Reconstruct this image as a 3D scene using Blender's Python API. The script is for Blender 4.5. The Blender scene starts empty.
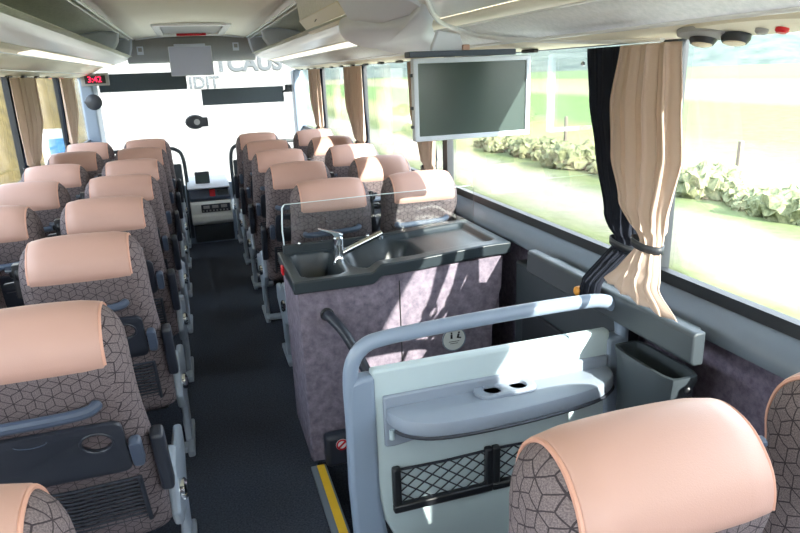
import bpy, bmesh, math, random
from mathutils import Vector, Matrix
random.seed(7)
PI = math.pi
S = bpy.context.scene
COL = S.collection

# ------------------------------------------------------------------ materials
def new_mat(name):
    m = bpy.data.materials.new(name); m.use_nodes = True
    nt = m.node_tree
    return m, nt, nt.nodes['Principled BSDF']
def N(nt, typ, **kw):
    n = nt.nodes.new(typ)
    for k, v in kw.items():
        if k in n.inputs.keys() if isinstance(k, str) and not hasattr(n, k) else False: n.inputs[k].default_value = v
        else: setattr(n, k, v)
    return n
def srgb(r, g, b):
    f = lambda c: (c/255)/12.92 if c/255 <= .04045 else (((c/255)+.055)/1.055)**2.4
    return (f(r), f(g), f(b), 1)
def setp(b, **kw):
    names = dict(rough='Roughness', metal='Metallic', spec='Specular IOR Level', coat='Coat Weight', sheen='Sheen Weight')
    for k, v in kw.items(): b.inputs[names[k]].default_value = v
def plain(name, col, rough=.5, metal=0, var=.06, scale=30, bump=0, bscale=200, spec=.5, coat=0):
    """a solid colour with a little large-scale noise variation and optional fine grain"""
    m, nt, b = new_mat(name)
    setp(b, rough=rough, metal=metal, spec=spec, coat=coat)
    tc = N(nt, 'ShaderNodeTexCoord')
    nz = N(nt, 'ShaderNodeTexNoise'); nz.inputs['Scale'].default_value = scale; nz.inputs['Detail'].default_value = 4
    nt.links.new(tc.outputs['Object'], nz.inputs['Vector'])
    mx = N(nt, 'ShaderNodeMixRGB')
    c = srgb(*col)
    mx.inputs[1].default_value = tuple(x*(1-var) for x in c[:3])+(1,)
    mx.inputs[2].default_value = tuple(min(1, x*(1+var)) for x in c[:3])+(1,)
    nt.links.new(nz.outputs['Fac'], mx.inputs[0]); nt.links.new(mx.outputs[0], b.inputs['Base Color'])
    if bump:
        n2 = N(nt, 'ShaderNodeTexNoise'); n2.inputs['Scale'].default_value = bscale; n2.inputs['Detail'].default_value = 3
        nt.links.new(tc.outputs['Object'], n2.inputs['Vector'])
        bp = N(nt, 'ShaderNodeBump'); bp.inputs['Strength'].default_value = bump; bp.inputs['Distance'].default_value = .003
        nt.links.new(n2.outputs['Fac'], bp.inputs['Height']); nt.links.new(bp.outputs[0], b.inputs['Normal'])
    return m
def mottled(name, c1, c2, scale=60, rough=.95, bump=.4, bscale=400, detail=8):
    m, nt, b = new_mat(name); setp(b, rough=rough, spec=.15)
    tc = N(nt, 'ShaderNodeTexCoord')
    nz = N(nt, 'ShaderNodeTexNoise'); nz.inputs['Scale'].default_value = scale; nz.inputs['Detail'].default_value = detail
    nz.inputs['Roughness'].default_value = .7
    nt.links.new(tc.outputs['Object'], nz.inputs['Vector'])
    cr = N(nt, 'ShaderNodeValToRGB'); cr.color_ramp.elements[0].position = .36; cr.color_ramp.elements[1].position = .64
    cr.color_ramp.elements[0].color = srgb(*c1); cr.color_ramp.elements[1].color = srgb(*c2)
    nt.links.new(nz.outputs['Fac'], cr.inputs[0]); nt.links.new(cr.outputs[0], b.inputs['Base Color'])
    n2 = N(nt, 'ShaderNodeTexNoise'); n2.inputs['Scale'].default_value = bscale
    nt.links.new(tc.outputs['Object'], n2.inputs['Vector'])
    bp = N(nt, 'ShaderNodeBump'); bp.inputs['Strength'].default_value = bump; bp.inputs['Distance'].default_value = .004
    nt.links.new(n2.outputs['Fac'], bp.inputs['Height']); nt.links.new(bp.outputs[0], b.inputs['Normal'])
    return m
def cube_fabric(name, base1, base2, line, cell=.042, lw=.05):
    """woven upholstery printed with a net of dark tumbling-block lines (hexagons with three spokes)"""
    m, nt, b = new_mat(name); setp(b, rough=.95, spec=.12)
    L = nt.links.new
    uv = N(nt, 'ShaderNodeUVMap')
    def vm(op, a, bb=None):
        n = N(nt, 'ShaderNodeVectorMath'); n.operation = op
        for i, x in enumerate((a, bb)):
            if x is None: continue
            if isinstance(x, tuple): n.inputs[i].default_value = x
            else: L(x, n.inputs[i])
        return n
    def mt(op, a, bb=None, c=None):
        n = N(nt, 'ShaderNodeMath'); n.operation = op
        for i, x in enumerate((a, bb, c)):
            if x is None: continue
            if isinstance(x, (int, float)): n.inputs[i].default_value = x
            else: L(x, n.inputs[i])
        return n.outputs[0]
    wob = N(nt, 'ShaderNodeTexNoise'); wob.inputs['Scale'].default_value = 14; L(uv.outputs[0], wob.inputs['Vector'])
    wv = vm('SCALE', wob.outputs['Color']); wv.inputs['Scale'].default_value = .012
    uvw = vm('ADD', uv.outputs[0], wv.outputs[0])
    p = vm('MULTIPLY', uvw.outputs[0], (1/cell, 1/cell, 0)).outputs[0]
    r, h = (1, math.sqrt(3), 1), (.5, math.sqrt(3)/2, 0)
    fr = lambda q: vm('SUBTRACT', vm('MODULO', vm('ADD', q, (100, 100*math.sqrt(3), .5)).outputs[0], r).outputs[0], (.5, math.sqrt(3)/2, .5)).outputs[0]
    a = fr(p); c = fr(vm('SUBTRACT', p, h).outputs[0])
    la = vm('DOT_PRODUCT', a, a).outputs['Value']; lc = vm('DOT_PRODUCT', c, c).outputs['Value']
    sel = mt('LESS_THAN', la, lc)
    mix = N(nt, 'ShaderNodeMix'); mix.data_type = 'VECTOR'
    L(sel, mix.inputs['Factor']); L(c, mix.inputs[4]); L(a, mix.inputs[5]); g = mix.outputs[1]
    ag = vm('ABSOLUTE', g).outputs[0]
    d1 = vm('DOT_PRODUCT', ag, (.5, math.sqrt(3)/2, 0)).outputs['Value']
    d2 = vm('DOT_PRODUCT', ag, (1, 0, 0)).outputs['Value']
    edge = mt('GREATER_THAN', mt('MAXIMUM', d1, d2), .5-lw/2)
    tot = edge
    for ang in (90, 210, 330):
        dx, dy = math.cos(math.radians(ang)), math.sin(math.radians(ang))
        al = vm('DOT_PRODUCT', g, (dx, dy, 0)).outputs['Value']
        pe = mt('ABSOLUTE', vm('DOT_PRODUCT', g, (-dy, dx, 0)).outputs['Value'])
        tot = mt('MAXIMUM', tot, mt('MULTIPLY', mt('GREATER_THAN', al, 0), mt('LESS_THAN', pe, lw/2)))
    wz = N(nt, 'ShaderNodeTexNoise'); wz.inputs['Scale'].default_value = 420; L(uv.outputs[0], wz.inputs['Vector'])
    cr = N(nt, 'ShaderNodeValToRGB'); cr.color_ramp.elements[0].position = .35; cr.color_ramp.elements[1].position = .65
    cr.color_ramp.elements[0].color = srgb(*base1); cr.color_ramp.elements[1].color = srgb(*base2)
    L(wz.outputs['Fac'], cr.inputs[0])
    mx = N(nt, 'ShaderNodeMixRGB'); mx.inputs[2].default_value = srgb(*line)
    L(mt('MULTIPLY', tot, .85), mx.inputs[0]); L(cr.outputs[0], mx.inputs[1]); L(mx.outputs[0], b.inputs['Base Color'])
    bp = N(nt, 'ShaderNodeBump'); bp.inputs['Strength'].default_value = .35; bp.inputs['Distance'].default_value = .002
    L(wz.outputs['Fac'], bp.inputs['Height']); L(bp.outputs[0], b.inputs['Normal'])
    return m
def emit(name, col, s):
    m, nt, b = new_mat(name); b.inputs['Base Color'].default_value = (0, 0, 0, 1)
    b.inputs['Emission Color'].default_value = srgb(*col); b.inputs['Emission Strength'].default_value = s
    return m
def glass(name, tint=(.96, .98, .97), refl=.05):
    m, nt, b = new_mat(name); nt.nodes.remove(b)
    out = nt.nodes['Material Output']
    tr = N(nt, 'ShaderNodeBsdfTransparent'); tr.inputs[0].default_value = tint+(1,)
    gl = N(nt, 'ShaderNodeBsdfGlossy'); gl.inputs['Roughness'].default_value = .02
    fr = N(nt, 'ShaderNodeFresnel'); fr.inputs[0].default_value = 1.3
    mul = N(nt, 'ShaderNodeMath'); mul.operation = 'MULTIPLY'; mul.inputs[1].default_value = refl/.04
    mul.use_clamp = True
    nt.links.new(fr.outputs[0], mul.inputs[0])
    mx = N(nt, 'ShaderNodeMixShader')
    nt.links.new(mul.outputs[0], mx.inputs[0]); nt.links.new(tr.outputs[0], mx.inputs[1]); nt.links.new(gl.outputs[0], mx.inputs[2])
    nt.links.new(mx.outputs[0], out.inputs[0])
    return m

M = {}
COVE = .85
M['leather'] = plain('tan_leather', (182, 145, 133), .5, bump=.12, bscale=500, var=.04, scale=8)
M['piping'] = plain('tan_piping', (196, 148, 130), .5)
M['fabric'] = cube_fabric('block_pattern_fabric', (94, 85, 87), (124, 113, 115), (44, 39, 44))
M['black_plastic'] = plain('charcoal_plastic', (43, 47, 57), .42, bump=.1, bscale=600)
M['blue_plastic'] = plain('slate_plastic', (70, 80, 98), .4)
M['grey_plastic'] = plain('pale_grey_plastic', (150, 160, 172), .4)
M['net'] = plain('elastic_net', (38, 42, 52), .8)
M['chrome'] = plain('chrome', (215, 220, 225), .1, metal=1, var=.02)
M['black_metal'] = plain('black_metal', (28, 30, 34), .35)
M['carpet'] = mottled('dark_carpet', (44, 48, 58), (76, 82, 93), 130, bump=.7, bscale=700)
M['kitchen_cloth'] = mottled('lavender_grey_lining', (104, 97, 110), (140, 130, 142), 28, bump=.25)
M['wall_cloth'] = mottled('wall_lining', (88, 82, 98), (118, 110, 126), 40, bump=.25)
M['counter'] = plain('dark_green_grey_moulding', (38, 46, 51), .36, bump=.06, bscale=500)
M['partition_panel'] = plain('pale_blue_grey_panel', (182, 198, 202), .45, var=.02)
M['partition_tube'] = plain('blue_grey_tube', (126, 140, 158), .35, var=.02)
M['shelf'] = plain('grey_shelf_plastic', (136, 146, 160), .42, var=.02, bump=.05, bscale=600)
M['ceiling'] = plain('cream_lining', (236, 230, 214), .85, bump=.2, bscale=250, var=.03, scale=3)
M['rack_cream'] = plain('cream_plastic', (228, 221, 202), .5, var=.03, scale=4)
M['rack_cloth'] = mottled('grey_green_rack_lining', (176, 178, 168), (200, 201, 190), 50, bump=.2)
M['rack_white'] = mottled('white_rack_lining', (222, 226, 228), (238, 240, 242), 60, bump=.25)
M['rail_white'] = plain('white_rail', (236, 238, 240), .25, var=.02)
M['lavender'] = plain('lavender_grey_plastic', (212, 218, 232), .5, var=.02)
M['header'] = plain('grey_header', (150, 150, 150), .6, var=.03)
M['dark_trim'] = plain('dark_window_trim', (34, 38, 44), .5)
M['ledge'] = plain('grey_ledge', (104, 114, 126), .5, var=.03)
M['door_grey'] = plain('slate_door_moulding', (54, 62, 68), .5, var=.03)
M['curtain'] = plain('beige_curtain', (204, 184, 170), .9, bump=.3, bscale=500, var=.03, spec=.1)
M['curtain_black'] = plain('black_curtain', (34, 37, 46), .9, bump=.2, bscale=500, spec=.1)
for k, w in (('curtain', .25),):
    nt = M[k].node_tree; b = nt.nodes['Principled BSDF']; out = nt.nodes['Material Output']
    t = N(nt, 'ShaderNodeBsdfTranslucent'); t.inputs[0].default_value = srgb(208, 186, 168)
    mx = N(nt, 'ShaderNodeMixShader'); mx.inputs[0].default_value = w
    nt.links.new(b.outputs[0], mx.inputs[1]); nt.links.new(t.outputs[0], mx.inputs[2]); nt.links.new(mx.outputs[0], out.inputs[0])
M['glass'] = glass('window_glass', refl=.02)
M['splash'] = glass('splash_guard_perspex', (.93, .95, .95), .07)
M['glass_edge'] = plain('polished_perspex_edge', (215, 228, 230), .2)
M['screen'] = plain('dark_screen', (62, 74, 72), .22, var=.02)
M['screen_front'] = plain('grey_screen', (186, 190, 214), .3, var=.03)
M['bezel'] = plain('silver_bezel', (196, 204, 218), .35, var=.02)
M['red'] = plain('red_plastic', (200, 30, 40), .35)
M['yellow'] = plain('yellow_strip', (226, 180, 40), .6)
M['orange'] = plain('orange_plastic', (222, 150, 50), .4)
M['white'] = plain('white_plastic', (232, 236, 234), .4)
M['ink'] = plain('black_ink', (30, 32, 34), .6)
M['red_led'] = emit('red_display_digits', (255, 30, 70), 2.2)
M['cove_light'] = emit('cove_light_strip', (255, 246, 226), COVE)
M['lamp'] = plain('lens_cream', (228, 214, 188), .3)
M['letter'] = plain('blue_grey_letters', (12, 24, 32), .6)
M['white_paint'] = plain('white_render', (240, 240, 238), .7)
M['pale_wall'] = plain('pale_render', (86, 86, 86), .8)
M['sky_blue'] = plain('blue_panel', (96, 160, 215), .6)
M['blind'] = plain('dark_sunblind', (70, 80, 88), .7)
M['wood'] = plain('weathered_post', (92, 84, 76), .9)

def foliage_mat(name, c1, c2, scale):
    return mottled(name, c1, c2, scale, bump=.6, bscale=30)
M['bush'] = foliage_mat('hedge_leaves', (66, 72, 50), (128, 130, 98), 9)
M['far_trees'] = foliage_mat('far_trees', (56, 66, 62), (84, 92, 84), .08)
M['bank'] = foliage_mat('dry_grass_bank', (66, 56, 30), (96, 82, 46), .8)

def field_mat():
    m, nt, b = new_mat('field_bands'); setp(b, rough=1, spec=0)
    L = nt.links.new
    geo = N(nt, 'ShaderNodeNewGeometry'); sp = N(nt, 'ShaderNodeSeparateXYZ'); L(geo.outputs['Position'], sp.inputs[0])
    nz = N(nt, 'ShaderNodeTexNoise'); nz.inputs['Scale'].default_value = .35; nz.inputs['Detail'].default_value = 5
    L(geo.outputs['Position'], nz.inputs['Vector'])
    ad = N(nt, 'ShaderNodeMath'); ad.operation = 'MULTIPLY_ADD'; ad.inputs[1].default_value = 1.8; L(nz.outputs['Fac'], ad.inputs[0])
    L(sp.outputs['X'], ad.inputs[2])
    mr = N(nt, 'ShaderNodeMath'); mr.operation = 'DIVIDE'; mr.inputs[1].default_value = 100.; L(ad.outputs[0], mr.inputs[0]); mr.use_clamp = True
    cr = N(nt, 'ShaderNodeValToRGB'); e = cr.color_ramp.elements
    stops = [(0, (212, 206, 192)), (.040, (212, 206, 192)), (.062, (140, 156, 108)), (.074, (160, 168, 122)), (.083, (206, 200, 182)), (.098, (208, 202, 186)), (.107, (150, 166, 116)), (.118, (162, 170, 124)),
             (.14, (206, 206, 158)), (.185, (196, 202, 142)), (.215, (158, 186, 128)), (.36, (156, 188, 124)), (.42, (204, 196, 168)), (.75, (196, 190, 150)), (.85, (158, 184, 132)), (1, (160, 182, 138))]
    while len(e) < len(stops): e.new(.5)
    for el, (p, c) in zip(e, stops): el.position = p; el.color = tuple(v*(.32 if p > .04 else .65) for v in srgb(*c)[:3])+(1,)  # unseen ground beside the coach made paler to bounce light onto the ceiling
    L(mr.outputs[0], cr.inputs[0])
    n2 = N(nt, 'ShaderNodeTexNoise'); n2.inputs['Scale'].default_value = 2.5; n2.inputs['Detail'].default_value = 8; n2.inputs['Roughness'].default_value = .75
    L(geo.outputs['Position'], n2.inputs['Vector'])
    mx = N(nt, 'ShaderNodeMixRGB'); mx.blend_type = 'MULTIPLY'; mx.inputs[0].default_value = .6
    c2 = N(nt, 'ShaderNodeValToRGB'); c2.color_ramp.elements[0].position = .3; c2.color_ramp.elements[1].position = .7
    c2.color_ramp.elements[0].color = (.55, .55, .5, 1); c2.color_ramp.elements[1].color = (1.2, 1.2, 1.15, 1)
    L(n2.outputs['Fac'], c2.inputs[0]); L(cr.outputs[0], mx.inputs[1]); L(c2.outputs[0], mx.inputs[2]); L(mx.outputs[0], b.inputs['Base Color'])
    return m
M['field'] = field_mat()

# ------------------------------------------------------------------ mesh helpers
def obj(name, bm, mat, parent=None, bevel=0, seg=2, smooth=True, angle=35, label=None, solid=0):
    bmesh.ops.recalc_face_normals(bm, faces=bm.faces)
    me = bpy.data.meshes.new(name); bm.to_mesh(me); bm.free()
    if smooth:
        for p in me.polygons: p.use_smooth = True
        me.set_sharp_from_angle(angle=math.radians(angle))
    me.materials.append(M[mat] if isinstance(mat, str) else mat)
    o = bpy.data.objects.new(name, me); COL.objects.link(o)
    if parent is not None: o.parent = parent
    if solid:
        s = o.modifiers.new('solid', 'SOLIDIFY'); s.thickness = solid; s.offset = 0
    if bevel:
        b = o.modifiers.new('bevel', 'BEVEL'); b.width = bevel; b.segments = seg; b.limit_method = 'ANGLE'; b.angle_limit = math.radians(40)
        b.harden_normals = False
    if label: o['label'] = label
    return o
def thing(name, label, cat, loc=(0, 0, 0), group=None, rz=0):
    o = bpy.data.objects.new(name, None); COL.objects.link(o); o.location = loc; o.rotation_euler = (0, 0, rz); o.empty_display_size = .1
    return tag(o, label, cat, group)
def tag(o, label, cat, group=None):
    o['label'] = label; o['category'] = cat
    if group: o['group'] = group
    return o
def struct(name, bm, mat, label=None, parent=None, cat=None, **kw):
    o = obj(name, bm, mat, parent, **kw)
    if parent is None:
        o['kind'] = 'structure'
        if label: o['label'] = label
        o['category'] = cat or name.split('_')[0]
    return o
def BM(): return bmesh.new()
def box(bm, lo, hi, mat=None):
    vs = [bm.verts.new((x, y, z)) for x in (lo[0], hi[0]) for y in (lo[1], hi[1]) for z in (lo[2], hi[2])]
    if mat is not None:
        for v in vs: v.co = mat @ v.co
    for f in ((0, 1, 3, 2), (4, 6, 7, 5), (0, 4, 5, 1), (2, 3, 7, 6), (0, 2, 6, 4), (1, 5, 7, 3)): bm.faces.new([vs[i] for i in f])
    return vs
def bxo(lo, hi):
    bm = BM(); box(bm, lo, hi); return bm
def catmull(pts, n=6, closed=False):
    pts = [Vector(p) for p in pts]; out = []; m = len(pts)
    for i in range(m if closed else m-1):
        if closed: p0, p1, p2, p3 = pts[(i-1) % m], pts[i], pts[(i+1) % m], pts[(i+2) % m]
        else: p0, p1, p2, p3 = pts[max(i-1, 0)], pts[i], pts[i+1], pts[min(i+2, m-1)]
        for k in range(n):
            t = k/n
            out.append(.5*((2*p1)+(-p0+p2)*t+(2*p0-5*p1+4*p2-p3)*t*t+(-p0+3*p1-3*p2+p3)*t**3))
    if not closed: out.append(pts[-1])
    return out
def tube(bm, pts, r, seg=10, closed=False, cap=True):
    pts = [Vector(p) for p in pts]; n = len(pts); rings = []
    rr = r if isinstance(r, (list, tuple)) else [r]*n
    up = None
    for i, p in enumerate(pts):
        a = pts[(i-1) % n] if closed or i > 0 else p
        b = pts[(i+1) % n] if closed or i < n-1 else p
        t = (b-a).normalized()
        if up is None:
            up = t.orthogonal().normalized()
        up = (up-t*up.dot(t)).normalized(); sd = t.cross(up)
        rings.append([bm.verts.new(p+(up*math.cos(2*PI*k/seg)+sd*math.sin(2*PI*k/seg))*rr[i]) for k in range(seg)])
    for i in range(n if closed else n-1):
        A, B = rings[i], rings[(i+1) % n]
        for k in range(seg): bm.faces.new((A[k], A[(k+1) % seg], B[(k+1) % seg], B[k]))
    if cap and not closed:
        bm.faces.new(rings[0]); bm.faces.new(rings[-1])
def prism(bm, poly, lo, hi, axis='y'):
    """extrude a closed polygon; axis y: poly is (x,z); axis x: poly is (y,z); axis z: poly is (x,y)"""
    f = {'y': lambda p, t: (p[0], t, p[1]), 'x': lambda p, t: (t, p[0], p[1]), 'z': lambda p, t: (p[0], p[1], t)}[axis]
    A = [bm.verts.new(f(p, lo)) for p in poly]; B = [bm.verts.new(f(p, hi)) for p in poly]
    n = len(poly)
    for i in range(n): bm.faces.new((A[i], A[(i+1) % n], B[(i+1) % n], B[i]))
    bm.faces.new(A); bm.faces.new(B)
def strip(bm, prof, y0, y1):
    """open (x,z) profile swept along y"""
    A = [bm.verts.new((x, y0, z)) for x, z in prof]; B = [bm.verts.new((x, y1, z)) for x, z in prof]
    for i in range(len(prof)-1): bm.faces.new((A[i], A[i+1], B[i+1], B[i]))
def rrect(w, h, r, n=5, cx=0, cy=0):
    out = []
    for sx, sy, a0 in ((1, 1, 0), (-1, 1, 90), (-1, -1, 180), (1, -1, 270)):
        for k in range(n+1):
            a = math.radians(a0+90*k/n)
            out.append((cx+sx*(w/2-r)+r*math.cos(a), cy+sy*(h/2-r)+r*math.sin(a)))
    return out
def circle(r, n=24, cx=0, cy=0, sx=1): return [(cx+sx*r*math.cos(2*PI*k/n), cy+r*math.sin(2*PI*k/n)) for k in range(n)]
def curve_mesh(c, matrix):
    o = bpy.data.objects.new('tmp', c); COL.objects.link(o)
    dg = bpy.context.evaluated_depsgraph_get()
    me = bpy.data.meshes.new_from_object(o.evaluated_get(dg))
    bpy.data.objects.remove(o); bpy.data.curves.remove(c)
    bm = BM(); bm.from_mesh(me); bpy.data.meshes.remove(me)
    bmesh.ops.remove_doubles(bm, verts=bm.verts, dist=1e-5)
    bmesh.ops.transform(bm, matrix=matrix, verts=bm.verts)
    return bm
def plate(loops, thick, matrix=Matrix(), bev=0):
    """flat plate with holes: first loop outer, others holes, in local XY, thickness along Z (0..thick)"""
    c = bpy.data.curves.new('tmp', 'CURVE'); c.dimensions = '2D'; c.fill_mode = 'BOTH'
    c.extrude = thick/2-bev; c.bevel_depth = bev; c.bevel_resolution = 1; c.offset = -bev
    for lp in loops:
        s = c.splines.new('POLY'); s.points.add(len(lp)-1)
        for p, q in zip(s.points, lp): p.co = (q[0], q[1], 0, 1)
        s.use_cyclic_u = True
    return curve_mesh(c, matrix @ Matrix.Translation((0, 0, thick/2)))
def text(body, size, depth, matrix, align='CENTER'):
    c = bpy.data.curves.new('tmp', 'FONT'); c.body = body; c.size = size; c.extrude = depth/2; c.align_x = align; c.offset = (.014 if size > .4 else .005) if depth > .01 else 0; c.align_y = 'CENTER'
    return curve_mesh(c, matrix)
def frame(o, x, y, z):
    """matrix with given origin and axes"""
    x, y, z = Vector(x).normalized(), Vector(y).normalized(), Vector(z).normalized()
    m = Matrix.Identity(4)
    for i in range(3): m[i][0], m[i][1], m[i][2], m[i][3] = x[i], y[i], z[i], o[i]
    return m
def lathe(bm, prof, matrix=Matrix(), n=24):
    """(r,z) profile turned about local Z"""
    rings = [[bm.verts.new(matrix @ Vector((r*math.cos(2*PI*k/n), r*math.sin(2*PI*k/n), z))) for k in range(n)] for r, z in prof]
    for A, B in zip(rings[:-1], rings[1:]):
        for k in range(n): bm.faces.new((A[k], A[(k+1) % n], B[(k+1) % n], B[k]))
    bm.faces.new(rings[0]); bm.faces.new(rings[-1])
BACKFACE = lambda o: frame(o, (1, 0, 0), (0, 0, 1), (0, -1, 0))   # local XY drawn on a face that looks to the rear (-y)

# ------------------------------------------------------------------ camera
CAM_POS = Vector((-.09, 0, 1.6)); F_PX = 640.
def vdir(px, py): return Vector((px-400, -(py-266.5), -F_PX)).normalized()
fy = vdir(188, 79); up = -vdir(497, 2490); up = (up-fy*up.dot(fy)).normalized(); rx = fy.cross(up)
Mw = Matrix((rx, fy, up)).to_4x4(); Mw.translation = CAM_POS
cd = bpy.data.cameras.new('camera'); cam = bpy.data.objects.new('camera', cd); COL.objects.link(cam)
cam.matrix_world = Mw; cd.sensor_width = 36; cd.lens = 36*F_PX/800; cd.clip_start = .02; cd.clip_end = 3000
S.camera = cam

# ------------------------------------------------------------------ light
SUN_K, SUN_T = 3.0, .50
sd = Vector((-1, SUN_K, -SUN_T*math.hypot(1, SUN_K)))
sl = bpy.data.lights.new('sun', 'SUN'); sl.energy = 17.0; sl.angle = math.radians(.6); sl.color = (1, .95, .86)
so = bpy.data.objects.new('sun', sl); COL.objects.link(so); so.rotation_euler = sd.to_track_quat('-Z', 'Y').to_euler()
w = bpy.data.worlds.new('sky'); S.world = w; w.use_nodes = True
nt = w.node_tree; bg = nt.nodes['Background']
tc = N(nt, 'ShaderNodeTexCoord'); sp = N(nt, 'ShaderNodeSeparateXYZ'); nt.links.new(tc.outputs['Generated'], sp.inputs[0])
cr = N(nt, 'ShaderNodeValToRGB'); e = cr.color_ramp.elements
e[0].position = .0; e[0].color = (1, 1, 1, 1); e[1].position = .7; e[1].color = (.62, .78, 1, 1)
nt.links.new(sp.outputs['Z'], cr.inputs[0]); nt.links.new(cr.outputs[0], bg.inputs[0]); bg.inputs[1].default_value = 4.5
S.view_settings.view_transform = 'Standard'; S.view_settings.look = 'None'; S.view_settings.gamma = 1
S.view_settings.use_curve_mapping = False; S.view_settings.exposure = 1.08
try:
    S.cycles.use_denoising = True; S.cycles.transparent_max_bounces = 24; S.cycles.max_bounces = 12; S.cycles.diffuse_bounces = 6
    S.cycles.sample_clamp_indirect = 6
except Exception: pass

# ------------------------------------------------------------------ coach shell
YR, YF = -1.4, 8.45            # rear wall, windscreen
XW = 1.24
ZT, ZB = 1.655, .955           # window top and bottom
WELL = (.24, 1.6, 2.4)         # stairwell: from x, y range
bm = BM()
box(bm, (-XW, YR, -.12), (WELL[0], 6.62, 0)); box(bm, (WELL[0], YR, -.12), (XW, WELL[1], 0)); box(bm, (WELL[0], WELL[2], -.12), (XW, 6.62, 0))
box(bm, (WELL[0], WELL[1], -.36), (.62, WELL[2], -.24)); box(bm, (.62, WELL[1], -.62), (XW, WELL[2], -.5))
box(bm, (-XW, 6.6, -.12), (-.28, 7.0, 0)); box(bm, (.22, 6.6, -.12), (XW, 7.0, 0)); box(bm, (-XW, 6.6, -.62), (XW, YF, -.5)); box(bm, (-XW, 6.58, -.5), (XW, 6.62, -.12))
box(bm, (WELL[0]-.02, WELL[1], -.5), (WELL[0], WELL[2], -.12)); box(bm, (.6, WELL[1], -.5), (.62, WELL[2], -.36))
box(bm, (WELL[0], WELL[1]-.02, -.6), (XW, WELL[1], -.12)); box(bm, (WELL[0], WELL[2], -.6), (XW, WELL[2]+.02, -.12))
struct('floor', bm, 'carpet', 'dark carpeted aisle floor with a stairwell by the side door', smooth=False)

pillars = [-.45, 1.60, 3.36, 5.15, 6.85]
for side, s in (('left', -1), ('right', 1)):
    if s > 0: pillars = [-.45, 1.60, 3.36, 5.15, 6.85]
    else: pillars = [-.45, 1.60, 3.30, 5.0, 6.75]
    bm = BM()
    box(bm, tuple(sorted((s*XW, s*(XW+.015))))[:1]+(YR, -.6), tuple(sorted((s*XW, s*(XW+.015))))[1:]+(YF, ZB-.03))
    box(bm, (min(s*XW, s*(XW+.015)), YR, ZT+.0), (max(s*XW, s*(XW+.015)), YF, 2.16))
    struct('wall_'+side, bm, 'wall_cloth', f'lavender grey lined {side} side wall of the coach', smooth=False)
    # ledge under the windows
    bm = BM(); prism(bm, [(s*1.24, ZB), (s*1.205, ZB), (s*1.17, .915), (s*1.16, .892), (s*1.17, .868), (s*1.24, .86)], YR, YF-.1)
    struct('trim_1' if s < 0 else 'trim_2', bm, 'ledge', f'grey ledge under the {side} windows', angle=50)
    # black rubber line at the glass foot
    bm = BM(); box(bm, (min(s*1.215, s*1.245), YR, ZB), (max(s*1.215, s*1.245), YF-.1, ZB+.035))
    struct('trim_3' if s < 0 else 'trim_4', bm, 'dark_trim', f'black rubber seal at the foot of the {side} windows', smooth=False)
    ys = [YR]+pillars+[YF-.1]
    for i, (a, b) in enumerate(zip(ys[:-1], ys[1:])):
        bm = BM(); box(bm, (min(s*1.245, s*1.252), a+.03, ZB+.02), (max(s*1.245, s*1.252), b-.03, ZT+.01))
        struct(f'window_{i+1}' if s > 0 else f'window_{i+7}', bm, 'glass', f'clear side window pane, {side} side of the coach', smooth=False)
    for i, p in enumerate(pillars):
        bm = bxo((min(s*1.225, s*1.262), p-.035, ZB), (max(s*1.225, s*1.262), p+.035, ZT+.01))
        struct(f'trim_{10+i}' if s > 0 else f'trim_{16+i}', bm, 'dark_trim', f'dark pillar between two {side} windows', smooth=False)
# ceiling
CE = [(-.62, 2.05), (-.45, 2.075), (-.2, 2.09), (.0, 2.094), (.2, 2.09), (.45, 2.075), (.62, 2.05)]
bm = BM(); strip(bm, CE, YR, 8.3); struct('ceiling', bm, 'ceiling', 'cream padded ceiling panel over the aisle', solid=.012)
bm = bxo((-1.3, YR, 2.15), (1.3, YF+.05, 2.2)); struct('roof', bm, 'white_paint', 'outer roof skin of the coach', smooth=False)
# rear wall with rear window
bm = BM(); box(bm, (-XW, YR-.05, -.6), (XW, YR, 1.02)); box(bm, (-XW, YR-.05, 1.9), (XW, YR, 2.16))
box(bm, (-XW-.05, YR-.05, 1.02), (-1.1, YR, 1.9)); box(bm, (1.1, YR-.05, 1.02), (XW+.05, YR, 1.9))
struct('wall_rear', bm, 'wall_cloth', 'rear wall of the coach around the rear window', smooth=False)
struct('window_20', bxo((-1.1, YR-.03, 1.02), (1.1, YR-.022, 1.9)), 'glass', 'rear window pane of the coach', smooth=False)
# windscreen, front apron and header
bm = BM(); box(bm, (-XW, YF, -.6), (XW, YF+.05, .32)); box(bm, (-XW, YF, 1.95), (XW, YF+.05, 2.16))
box(bm, (-XW-.05, YF-.1, -.6), (-XW+.02, YF+.05, 2.16)); box(bm, (XW-.02, YF-.1, -.6), (XW+.05, YF+.05, 2.16))
struct('wall_front', bm, 'ledge', 'grey front bulkhead and corner posts around the windscreen', smooth=False)
struct('window_21', bxo((-1.22, YF+.01, .32), (1.22, YF+.018, 1.95)), 'glass', 'wide windscreen at the front of the coach', smooth=False)
bm = BM(); prism(bm, [(8.30, 2.08), (8.18, 2.06), (8.15, 1.98), (8.2, 1.86), (8.32, 1.79), (8.42, 1.80), (8.42, 2.1)], -.72, .72, 'x')
struct('trim_30', bm, 'header', 'grey header panel above the windscreen', angle=50)
bm = BM(); tube(bm, catmull([(-.60, 8.17, 2.05), (-.3, 8.14, 2.075), (0, 8.13, 2.08), (.3, 8.14, 2.075), (.60, 8.17, 2.05)]), .014, 8)
struct('trim_31', bm, 'rail_white', 'pale rail where the ceiling meets the front header')

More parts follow.
